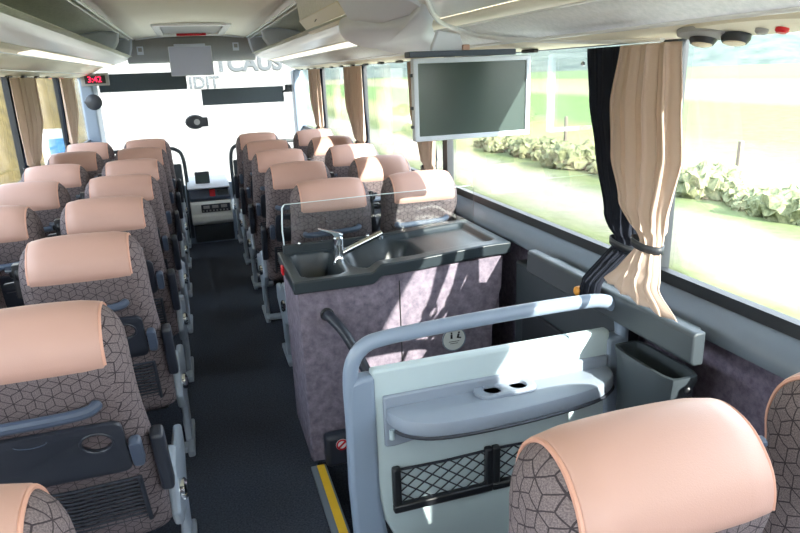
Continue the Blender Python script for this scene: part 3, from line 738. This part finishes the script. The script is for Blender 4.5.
# moulded top: height field with two basins and a raised right half
def step(x, a, b):
    t_ = max(0, min(1, (x-a)/(b-a))); return t_*t_*(3-2*t_)
def rect_mask(x, y, x0, x1, y0, y1, r, e):
    dx = max(x0+r-x, x-(x1-r), 0); dy = max(y0+r-y, y-(y1-r), 0)
    d = math.hypot(dx, dy)-r
    return 1-step(d, -e, 0)
def top_z(x, y):
    rim = .826+.030*step(x, .52, .57)+.028*step(x, .57, 1.1)
    z = rim
    fr = KY0+.035+.055*(1-step(x, .47, .56))*0
    z -= .115*rect_mask(x, y, .245, .43, KY0+.03, KY1-.06, .05, .03)
    z -= .150*rect_mask(x, y, .46, .80, KY0+.05, KY1-.06, .11, .09)*(1-0*step(x, .6, .9))
    z -= .026*rect_mask(x, y, .60, 1.10, KY0+.05, KY1-.05, .03, .02)*step(x, .62, .78)
    return z
bm = BM(); NX, NY = 92, 48; grid = []
for i in range(NX+1):
    row = []
    for j in range(NY+1):
        x = KX0-.012+(KX1-KX0+.024)*i/NX; y = KY0-.012+(KY1-KY0+.02)*j/NY
        row.append(bm.verts.new((x, y, top_z(x, y))))
    grid.append(row)
for i in range(NX):
    for j in range(NY): bm.faces.new((grid[i][j], grid[i+1][j], grid[i+1][j+1], grid[i][j+1]))
edge = [grid[i][0] for i in range(NX+1)]+[grid[NX][j] for j in range(1, NY+1)]+[grid[i][NY] for i in range(NX-1, -1, -1)]+[grid[0][j] for j in range(NY-1, 0, -1)]
def inset_xy(v, d): return (min(max(v.co.x, KX0-.012+d), KX1+.012-d), min(max(v.co.y, KY0-.012+d), KY1+.008-d))
r1_ = [bm.verts.new((v.co.x, v.co.y, v.co.z-.052)) for v in edge]
n = len(edge)
for i in range(n): bm.faces.new((edge[i], edge[(i+1) % n], r1_[(i+1) % n], r1_[i]))
r2_ = [bm.verts.new(inset_xy(v, .02)+(.60 if False else v.co.z,)) for v in r1_]
for i in range(n): bm.faces.new((r1_[i], r1_[(i+1) % n], r2_[(i+1) % n], r2_[i]))
ct = kp('sink_top', bm, 'counter', angle=40, bevel=.006)
bm = BM(); lathe(bm, [(.014, 0), (.014, .003), (.004, .003)], frame((.335, 2.60, top_z(.335, 2.60)), (1, 0, 0), (0, 1, 0), (0, 0, 1)) @ Matrix.Diagonal((1.6, .8, 1, 1)), 16); kp('drain', bm, 'chrome', ct)
# tap
TX, TY, TZ = .447, 2.66, .80
bm = BM(); lathe(bm, [(.030, 0), (.030, .012), (.023, .022), (.021, .05), (.021, .085), (.0225, .087), (.0225, .115), (.016, .124)], Matrix.Translation((TX, TY, TZ)), 24); tap = kp('tap', bm, 'chrome')
bm = BM(); tube(bm, catmull([(TX+.01, TY, TZ+.045), (TX+.06, TY-.005, TZ+.066), (TX+.14, TY-.01, TZ+.098), (TX+.195, TY-.012, TZ+.12)], 4), [.014]*9+[.013]*4, 12); tube(bm, [(TX+.188, TY-.012, TZ+.118), (TX+.188, TY-.012, TZ+.094)], .011, 12); kp('spout', bm, 'chrome', tap)
bm = BM(); prism(bm, [(TX+.02, TZ+.122), (TX+.018, TZ+.135), (TX-.03, TZ+.150), (TX-.085, TZ+.168), (TX-.087, TZ+.163), (TX-.03, TZ+.138), (TX-.018, TZ+.122)], TY-.014, TY+.014); kp('lever', bm, 'chrome', tap, bevel=.004)
# perspex splash guard
GY = KY1-.035
bm = plate([[(0, .0), (.93, .02), (.93, .21), (.90, .225), (.02, .215), (.004, .20)]], .005, BACKFACE((.235, GY, .835))); sg = kp('splash_guard', bm, 'splash', smooth=False, label='clear perspex splash guard')
bm = BM(); tube(bm, [(.236, GY, .80), (.230, GY-.002, .93), (.238, GY, 1.035), (.248, GY, 1.048)], .0035, 6); kp('guard_edge', bm, 'glass_edge', sg)
bm = BM(); tube(bm, [(.248, GY, 1.05), (.70, GY, 1.056), (1.14, GY, 1.058)], .0018, 5); kp('guard_edge', bm, 'glass_edge', sg)
bm = BM(); box(bm, (.225, GY-.010, .80), (1.16, GY+.012, .865)); kp('guard_base', bm, 'counter', sg, bevel=.006)
bm = BM()
for x in (.30, .62, .95): lathe(bm, [(.008, 0), (.008, .006), (.004, .008)], frame((x, GY-.008, .866), (1, 0, 0), (0, 0, 1), (0, -1, 0)), 10)
kp('guard_screw', bm, 'chrome', sg)
bm = BM(); box(bm, (.192, 2.66, .775), (.206, 2.70, .815)); kp('indicator_light', bm, 'red', bevel=.006, label='small red light on the aisle end')
# padded handrail curling out of the front
bm = BM(); tube(bm, catmull([(.330, 2.415, .668), (.340, 2.37, .662), (.375, 2.30, .62), (.42, 2.22, .52), (.455, 2.17, .40), (.47, 2.15, .25), (.47, 2.18, .10), (.47, 2.30, .02), (.47, 2.415, .0)], 5), .021, 12); hr = kp('handrail', bm, 'black_plastic')
bm = BM(); lathe(bm, [(.028, 0), (.028, .006), (.024, .01)], frame((.330, 2.412, .668), (1, 0, 0), (0, 0, 1), (0, -1, 0)), 18); kp('rail_flange', bm, 'black_metal', hr)
# round sticker with two pictograms
m = BACKFACE((.882, KY0+.012, .467))
bm = BM(); lathe(bm, [(.056, 0), (.056, .002)], m, 36); st = kp('round_sticker', bm, 'white', label='round white sticker with two small black pictograms')
bm = plate([circle(.056, 36), circle(.051, 36)], .0008, m @ Matrix.Translation((0, 0, .0024))); kp('sticker_ring', bm, 'partition_tube', st)
bm = BM()
for dx, lean in ((-.012, 0), (.020, .25)):
    q = m @ Matrix.Translation((dx, .017, .0022)) @ Matrix.Rotation(-lean, 4, 'Z')
    box(bm, (-.0045, -.014, 0), (.0045, .006, .0012), q); lathe(bm, [(.0045, 0), (.0045, .0012)], q @ Matrix.Translation((0, .012, 0)), 12)
    if lean: box(bm, (-.004, -.014, 0), (.016, -.008, .0012), q)
for yy, ww in ((-.012, .05), (-.021, .036)): box(bm, (-ww/2, yy, .0022), (ww/2, yy+.0022, .003), m)
kp('pictograms', bm, 'ink', st)
bt = thing('control_box', 'small black box with a red no-entry sticker at the foot of the sink unit', 'control box', (.34, 2.37, 0))
bm = bxo((-.07, -.03, .0), (.07, .03, .15)); cb = obj('case', bm, 'black_plastic', bt, bevel=.02, seg=3)
bm = BM(); lathe(bm, [(.026, 0), (.026, .002)], BACKFACE((.0, -.031, .105)), 24); sk = obj('sticker', bm, 'white', bt)
bm = plate([circle(.025, 28), circle(.018, 28)], .0015, BACKFACE((.0, -.0332, .105))); obj('red_ring', bm, 'red', sk)
bm = BM(); box(bm, (-.018, -.004, 0), (.018, .004, .0015), BACKFACE((0, -.0332, .105)) @ Matrix.Rotation(.7, 4, 'Z')); obj('red_bar', bm, 'red', sk)

# stair edging
ed = thing('step_edging', 'yellow and grey strip along the edge of the stairwell', 'step edging', (.24, 2.0, 0))
bm = bxo((-.035, -.38, -.005), (.03, .37, .010)); obj('grey_strip', bm, 'ledge', ed, bevel=.003)
bm = bxo((-.010, -.375, .006), (.022, .365, .0135)); obj('yellow_strip', bm, 'yellow', ed, bevel=.002, label='yellow anti-slip strip')

# ------------------------------------------------------------------ grey partition in front of the near right seats
PY = 1.57
p = thing('partition', 'pale grey partition with tubular frame, fold-out shelf and two net pockets', 'partition', (.67, PY, 0))
PO = Vector((-.67, -PY, 0))
def pp(name, bm, mat, parent=None, **kw):
    bmesh.ops.translate(bm, vec=PO, verts=bm.verts); return obj(name, bm, mat, parent or p, **kw)
pts = catmull([(.262, PY, .06), (.252, PY, .25), (.243, PY, .45), (.235, PY, .65), (.234, PY, .78), (.245, PY, .845), (.28, PY, .886), (.34, PY, .900), (.5, PY, .908), (.75, PY, .914), (.95, PY, .914), (1.03, PY, .907), (1.08, PY, .88), (1.103, PY, .83), (1.108, PY, .75), (1.106, PY, .55), (1.10, PY, .3), (1.09, PY, .06)], 5)
bm = BM(); tube(bm, pts, .0215, 14); pp('tube_frame', bm, 'partition_tube')
# side cheeks under the tube corners (wider moulding)
bm = BM(); prism(bm, [(.222, .10), (.212, .45), (.216, .70), (.226, .79), (.262, .80), (.300, .80), (.300, .40), (.318, .26), (.37, .14), (.42, .08), (.40, .06), (.25, .06)], PY-.022, PY+.03); pp('left_cheek', bm, 'partition_tube', bevel=.014, seg=3)
bm = BM(); prism(bm, [(1.118, .06), (1.126, .45), (1.125, .74), (1.115, .79), (1.045, .79), (1.045, .20), (1.0, .10), (1.0, .06)], PY-.022, PY+.03); pp('right_cheek', bm, 'partition_tube', bevel=.014, seg=3)
bm = BM(); prism(bm, [(.292, .812), (1.056, .812), (1.056, .30), (1.02, .20), (.90, .145), (.45, .145), (.36, .20), (.31, .32), (.292, .45)], PY-.014, PY+.022); pp('panel', bm, 'partition_panel', bevel=.008)
# fold-out shelf: rear plate and a tapering tray curving to the right
bm = BM(); prism(bm, [(.318, .735), (.318, .575), (.345, .572), (.60, .60), (1.045, .66), (1.045, .735)], PY-.028, PY-.013); sb = pp('shelf_back', bm, 'shelf', bevel=.006)
out = [(.325, PY-.026), (.325, PY-.045)]
edge_ = catmull([Vector((.325, PY-.045, 0)), Vector((.350, PY-.105, 0)), Vector((.42, PY-.15, 0)), Vector((.55, PY-.165, 0)), Vector((.75, PY-.16, 0)), Vector((.93, PY-.135, 0)), Vector((1.02, PY-.09, 0)), Vector((1.045, PY-.04, 0))], 5)
loop = [(.325, PY-.02)]+[(v.x, v.y) for v in edge_]+[(1.045, PY-.02)]
CUPS = [(.640, PY-.050), (.722, PY-.048)]
bm = plate([loop, circle(.026, 24, *CUPS[0]), circle(.026, 24, *CUPS[1])], .045, Matrix.Translation((0, 0, .655)), .008)
sh = pp('fold_shelf', bm, 'shelf', angle=30)
bm = plate([rrect(.190, .080, .036, 8, .68, PY-.052), circle(.0265, 24, *CUPS[0]), circle(.0265, 24, *CUPS[1])], .014, Matrix.Translation((0, 0, .696)), .003); pp('cup_plate', bm, 'shelf', sh)
for c in CUPS:
    bm = BM(); lathe(bm, [(.0268, .70), (.025, .62), (.004, .618), (.004, .622), (.023, .624), (.0258, .70)], Matrix.Translation((c[0], c[1], 0)), 24); pp('cup_well', bm, 'ledge', sh)
bm = BM(); tube(bm, [(v.x, v.y, .653) for v in edge_[3:-2]], .005, 6); pp('shelf_gasket', bm, 'black_plastic', sh)
bm = BM(); tube(bm, [(.338, PY-.03, .63), (.338, PY-.03, .60)], .008, 8); pp('shelf_latch', bm, 'partition_panel', sb)
# net pockets
def net_pocket(x0, x1, z0, z1):
    ny = PY-.026
    bm = BM(); box(bm, (x0-.016, ny-.010, z0), (x0+.010, PY-.013, z1+.01)); box(bm, (x1-.012, ny-.010, z0), (x1+.014, PY-.013, z1+.01)); box(bm, (x0-.016, ny-.010, z0-.024), (x1+.014, PY-.013, z0+.004))
    o = pp('net_pocket', bm, 'black_metal', bevel=.007)
    bm = BM(); cell_w, cell_h = .052, .038
    def line(xa, za, dx, dz):
        # clip to the pocket
        t0, t1 = 0, 10
        for a, d, lo, hi in ((xa, dx, x0, x1), (za, dz, z0, z1)):
            u, v = sorted(((lo-a)/d, (hi-a)/d)); t0, t1 = max(t0, u), min(t1, v)
        if t1-t0 > .005: tube(bm, [(xa+dx*t0, ny, za+dz*t0), (xa+dx*t1, ny-.0, za+dz*t1)], .0022, 5)
    nn = int((x1-x0)/cell_w)+6
    for i in range(-6, nn):
        line(x0+i*cell_w, z0, cell_w, cell_h); line(x0+i*cell_w, z1, cell_w, -cell_h)
    tube(bm, [(x0, ny, z1), ((x0+x1)/2, ny, z1-.004), (x1, ny, z1)], .004, 6)
    pp('net', bm, 'net', o)
net_pocket(.350, .640, .372, .492); net_pocket(.668, .958, .372, .492)
bm = BM(); box(bm, (.30, PY-.02, .0), (1.05, PY+.02, .10)); pp('foot_rail', bm, 'black_metal', bevel=.01)

# ------------------------------------------------------------------ door side of the stairwell
bm = BM(); box(bm, (1.165, 1.62, -.5), (1.22, 2.39, .80)); 
d1 = struct('door_1', bm, 'door_grey', 'slate grey side door in the stairwell', bevel=.01)
bm = BM(); box(bm, (1.15, 1.72, -.2), (1.166, 2.3, .62)); struct('door_panel', bm, 'dark_trim', parent=d1, bevel=.02)
bm = BM(); prism(bm, [(1.10, .930), (1.068, .930), (1.060, .922), (1.060, .846), (1.070, .837), (1.10, .837)], 1.22, 2.10); prism(bm, [(1.09, .91), (1.162, .90), (1.162, .85), (1.09, .85)], 1.3, 2.05)
o = obj('door_rail_cover', bm, 'door_grey', bevel=.008, seg=3); tag(o, 'long slate grey rail cover under the big curtain by the side door', 'rail cover')
b = thing('waste_bin', 'dark grey waste bin under the rail cover by the window', 'waste bin', (1.075, 1.375, .33))
def bin_loop(w_, d_, z, n=28):
    return [((-.06 if math.cos(a) > 0 else 1)*0+ (max(-.5, min(.5, .6*math.cos(a)))*d_), (max(-.5, min(.5, .62*math.sin(a)))*w_), z) for a in [2*PI*i/n for i in range(n)]]
bm = BM(); rings = [[bm.verts.new(q) for q in bin_loop(w_, d_, z)] for w_, d_, z in ((.20, .08, 0), (.245, .095, .42), (.26, .105, .445), (.26, .105, .46), (.24, .085, .46), (.23, .08, .40))]
for A, B in zip(rings[:-1], rings[1:]):
    for i in range(len(A)): bm.faces.new((A[i], A[(i+1) % len(A)], B[(i+1) % len(A)], B[i]))
bm.faces.new(rings[0]); bm.faces.new(rings[-1]); obj('bucket', bm, 'door_grey', b)
bm = BM(); lathe(bm, [(.011, 0), (.011, .006), (.006, .01)], frame((.0, -.137, .43), (1, 0, 0), (0, 0, 1), (0, -1, 0)), 12); obj('pivot_screw', bm, 'black_metal', b)
ev = thing('emergency_valve', 'small orange and red knob on the rail by the black curtain', 'valve', (1.060, 1.705, .885))
ev.rotation_euler = (0, -PI/2, 0)
bm = BM(); lathe(bm, [(.026, 0), (.026, .010), (.018, .016)], Matrix(), 18); obj('base', bm, 'red', ev)
bm = BM(); lathe(bm, [(.012, .014), (.017, .022), (.016, .034), (.008, .04)], Matrix.Translation((.01, 0, 0)), 18); obj('knob', bm, 'orange', ev)

# ------------------------------------------------------------------ curtains
def curtain_sheet(x, rows, folds, amp, tie_z=None, phase=0, nu=90, nv=60, xf=None, lift=0):
    """rows: (z, y_low, y_high) from top to hem"""
    bm = BM(); g = []
    zs = [r[0] for r in rows]
    def at(z):
        for a, b_ in zip(rows[:-1], rows[1:]):
            if z >= b_[0]:
                t_ = (a[0]-z)/(a[0]-b_[0]); t_ = t_*t_*(3-2*t_)*.5+t_*.5
                return a[1]+(b_[1]-a[1])*t_, a[2]+(b_[2]-a[2])*t_
        return rows[-1][1:]
    full = rows[0][2]-rows[0][1]
    for j in range(nv+1):
        z = zs[0]+(zs[-1]-zs[0])*j/nv; zl = 0 if z > zs[-1]+.15 else 1-(z-zs[-1])/.15; lo, hi = at(z); wdt = hi-lo
        k_ = 1+.7*max(0, 1-wdt/full)
        row = []
        for i in range(nu+1):
            u = i/nu; a = 2*PI*folds*u+phase
            dx = amp*k_*(math.sin(a)+.35*math.sin(2.3*a+1.1+z*3)+.15*math.sin(5*a+z*2))
            yy = lo+wdt*u+.10*wdt/folds*math.sin(2*a+.6)
            bulge = -.02*math.sin(PI*u) if tie_z is None else -.018*math.sin(PI*u)*(1 if abs(z-tie_z) > .05 else 1.3)
            row.append(bm.verts.new(((lerp(xf, z) if xf else x)+dx*(.4 if tie_z and abs(z-tie_z) < .03 else .4 if tie_z and z < tie_z else 1)+bulge, yy, z+lift*u*zl+(.004*math.sin(a*1.0+.4) if j == nv else 0))))
        g.append(row)
    for A, B in zip(g[:-1], g[1:]):
        for i in range(nu): bm.faces.new((A[i], A[i+1], B[i+1], B[i]))
    return bm
def tie_band(x, lo, hi, z, mat, parent, origin, r=.030, tilt=.006):
    cy, h_ = (lo+hi)/2, (hi-lo)/2+.012
    bm = BM()
    ring = [(x-.012+r*math.cos(a), cy+h_*math.sin(a), z+tilt*math.sin(a)) for a in [2*PI*i/32 for i in range(32)]]
    A = [bm.verts.new((q[0], q[1], q[2]-.011)) for q in ring]; B = [bm.verts.new((q[0], q[1], q[2]+.011)) for q in ring]
    for i in range(32): bm.faces.new((A[i], A[(i+1) % 32], B[(i+1) % 32], B[i]))
    bmesh.ops.translate(bm, vec=-Vector(origin), verts=bm.verts)
    return obj('tie_band', bm, mat, parent, solid=.004)
def curtain(name, label, mat, x, rows, folds, amp, tie, group, phase=0, band='dark_trim', r=.03, xf=None, lift=0):
    origin = (x, (rows[-1][1]+rows[-1][2])/2, rows[-1][0])
    t = thing(name, label, 'curtain', origin, group)
    bm = curtain_sheet(x, rows, folds, amp, tie[0] if tie else None, phase, xf=xf, lift=lift); bmesh.ops.translate(bm, vec=-Vector(origin), verts=bm.verts)
    obj('cloth', bm, mat, t, solid=.003, angle=80)
    if tie: tie_band(lerp(xf, tie[0]) if xf else x, tie[1], tie[2], tie[0], band, t, origin, r)
    return t
G = 'window curtains'
cb_ = curtain('curtain', 'large beige curtain tied back by the near right window, in front of a black one', 'curtain', 1.165,
        [(1.648, 1.475, 1.74), (1.49, 1.445, 1.765), (1.33, 1.415, 1.735), (1.20, 1.42, 1.64), (1.106, 1.408, 1.495), (1.02, 1.325, 1.50), (.965, 1.225, 1.54)], 4, .008, (1.106, 1.413, 1.505), G, r=.030, lift=.025,
        xf=[(.94, 1.006), (1.02, 1.030), (1.106, 1.10), (1.33, 1.15), (1.655, 1.165)])
ck = curtain('curtain', 'large black curtain tied back beside the big beige one', 'curtain_black', 1.198,
        [(1.648, 1.70, 1.975), (1.48, 1.70, 1.945), (1.32, 1.67, 1.89), (1.13, 1.60, 1.77), (1.06, 1.58, 1.678), (.97, 1.60, 1.69), (.87, 1.61, 1.71)], 5, .006, (1.06, 1.58, 1.678), G, 1.0, r=.026,
        xf=[(.86, 1.036), (.95, 1.044), (1.06, 1.15), (1.3, 1.195), (1.655, 1.204)])
bm = BM(); lathe(bm, [(.008, 0), (.008, .004), (.004, .008)], frame((1.183-ck.location.x, 1.965-ck.location.y, 1.60-ck.location.z), (0, 1, 0), (0, 0, 1), (-1, 0, 0)), 10); obj('snap_button', bm, 'chrome', ck)
def pair(s, y, label_a, label_b, wd=.5, wb=.3):
    xa, xb = s*1.15, s*1.206
    curtain('curtain', label_a, 'curtain', xa, [(1.648, y-.03, y+wd*.62), (1.35, y-.04, y+wd*.6), (1.15, y-.02, y+wd*.36), (1.06, y-.01, y+wd*.24), (1.0, y-.03, y+wd*.32), (.93, y-.05, y+wd*.40)], 5, .010, (1.06, y-.01, y+wd*.24), G, y)
    curtain('curtain', label_b, 'curtain_black', xb, [(1.648, y+.16, y+wd*.62+wb*.6), (1.35, y+.16, y+wd*.6+wb*.5), (1.15, y+.12, y+wd*.36+wb*.5), (1.06, y+.12, y+wd*.24+wb*.4), (1.0, y+.12, y+wd*.32+wb*.45), (.92, y+.12, y+wd*.4+wb*.5)], 5, .007, (1.06, y+.12, y+wd*.24+wb*.4), G, y+2, r=.022)
pair(1, 3.32, 'beige curtain below the hanging side monitor', 'black curtain edge behind the beige curtain below the hanging side monitor', .66, .3)
pair(1, 4.85, 'beige curtain between the hanging side monitor and the far right end curtain', 'dark curtain edge ahead of the middle right beige curtain', .9, .35)
pair(1, 6.55, 'pale sunlit beige curtain at the far right end, near the windscreen', 'dark curtain edge by the far right beige curtain', .9, .2)
pair(-1, 4.80, 'beige curtain by the left window, nearer of the two on that side', 'black curtain edge beside the nearer left beige curtain', 1.1, .35)
pair(-1, 6.45, 'beige curtain at the far left end, beside the clock', 'dark curtain edge beside the far left beige curtain', 1.1, .1)
pair(1, -.48, 'beige curtain added out of frame behind the camera to shade the partition', 'black curtain added out of frame with the beige one behind the camera', .64, .02)  # unseen pair added; its width places the shadow edge on the partition

# ------------------------------------------------------------------ front row partitions
for s, lab in ((-1, 'dark padded screen with loop handle ahead of the farthest left seats'), (1, 'dark padded screen with loop handle ahead of the farthest right seats')):
    t = thing('front_screen', lab, 'screen', (s*.68, 6.9, 0), 'screens ahead of the front row')
    i0, i1 = -s*.44, s*.44
    lo, hi = min(i0, i1), max(i0, i1)
    bm = bxo((lo+.01, -.015, .0), (hi-.02, .015, .78)); obj('panel', bm, 'door_grey', t, bevel=.03, seg=3)
    bm = BM(); tube(bm, catmull([(i0, 0, 0), (i0-s*.01, 0, .5), (i0-s*.005, 0, .82), (i0+s*.05, 0, .92), (i0+s*.2, 0, .94), (i1-s*.08, 0, .93), (i1, 0, .85), (i1, 0, .3)], 5), .018, 10); obj('handle_tube', bm, 'door_grey', t)

# ------------------------------------------------------------------ outdoors
bm = BM(); box(bm, (-300, -300, -1.5), (600, 600, -1.4)); o = struct('field', bm, 'field', 'mown grass verge, pale track and fields beyond the right windows', smooth=False)
# far rolling hills
bm = BM(); R_ = 420; prev = None
for i in range(61):
    a = math.radians(-20+i*2.2); h_ = 17+6*math.sin(i*.5)+3*math.sin(i*1.3+1)
    if a > math.radians(72): h_ *= .5
    cur = [bm.verts.new((R_*rr*math.cos(a), R_*rr*math.sin(a), zz)) for rr, zz in ((.8, -1.4), (.9, h_*.45), (1, h_*.95), (1.15, h_*1.1), (1.3, -1.5))]
    if prev:
        for k_ in range(4): bm.faces.new((prev[k_], prev[k_+1], cur[k_+1], cur[k_]))
    prev = cur
struct('hills', bm, 'far_trees', 'low wooded hills on the far horizon')
rnd = random.Random(3); bm = BM()
for i in range(170):
    y = rnd.uniform(6.5, 24); x = 11.0+rnd.uniform(-.55, .55)+.15*math.sin(y*1.7); r = rnd.uniform(.16, .42)*(1+.3*math.sin(y*2.3))
    res = bmesh.ops.create_icosphere(bm, subdivisions=3, radius=r)
    for v in res['verts']:
        v.co *= 1+rnd.uniform(-.22, .22); v.co.z *= .8; v.co += Vector((x, y, -1.4+r*rnd.uniform(.3, .75)))
hd = obj('hedge_foliage', bm, 'bush', smooth=False); tag(hd, 'ragged olive green hedge along the track outside the right windows', 'hedge'); hd['kind'] = 'stuff'
bm = bxo((-.05, -.05, 0), (.05, .05, 1.15)); fp = obj('fence_post', bm, 'wood', bevel=.01); fp.location = (12.0, 12.0, -1.4)
tag(fp, 'thin dark fence post rising behind the hedge, seen through the near right window', 'fence post', 'fence posts outside')
for i, (x, y, lab) in enumerate(((13.2, 21.5, 'thin fence post seen through the window beside the hanging monitor'),)):
    q = fp.copy(); COL.objects.link(q); q.location = (x, y, -1.4); q['label'] = lab
# dry grass bank beyond the left windows
bm = BM(); prev = None
for i in range(50):
    y = -8+i*1.6
    cur = [bm.verts.new((x+random.uniform(-.2, .2), y, z+random.uniform(-.12, .12))) for x, z in ((-4.6, -1.45), (-5.6, -.6), (-7.0, .7), (-9, 2.0), (-12, 2.9), (-20, 3.4))]
    if prev:
        for k_ in range(5): bm.faces.new((prev[k_], prev[k_+1], cur[k_+1], cur[k_]))
    prev = cur
struct('bank', bm, 'bank', 'dry brown grass bank outside the left windows')
# white building ahead with letters
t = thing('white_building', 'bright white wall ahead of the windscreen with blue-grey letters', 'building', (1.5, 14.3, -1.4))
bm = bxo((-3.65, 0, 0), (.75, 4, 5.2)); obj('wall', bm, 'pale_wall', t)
bm = text('TCAUS', .42, .02, BACKFACE((1.15-1.5, -.02, 1.86+1.4)), 'CENTER'); 
for v in bm.verts: v.co.x = -.35+(v.co.x+.35)*1.05
obj('lettering', bm, 'letter', t, smooth=False)
bm = text('IDIT', .33, .02, BACKFACE((.22-1.5, -.02, 1.51+1.4)), 'CENTER'); obj('lettering', bm, 'letter', t, smooth=False)
t = thing('roadside_sign', 'white and blue sign board outside the far left window', 'sign', (-3.62, 19.5, -1.4))
bm = bxo((-.42, -.03, .35), (.42, .03, 1.85)); obj('board', bm, 'white_paint', t)
bm = bxo((-.26, -.04, 1.05), (.26, -.028, 1.6)); obj('blue_field', bm, 'sky_blue', t)
bm = bxo((-.2, -.04, .72), (.26, -.028, .9)); obj('blue_band', bm, 'sky_blue', t)
for x in (-.35, .35):
    bm = bxo((x-.03, .03, 0), (x+.03, .09, 1.85)); obj('post', bm, 'header', t)
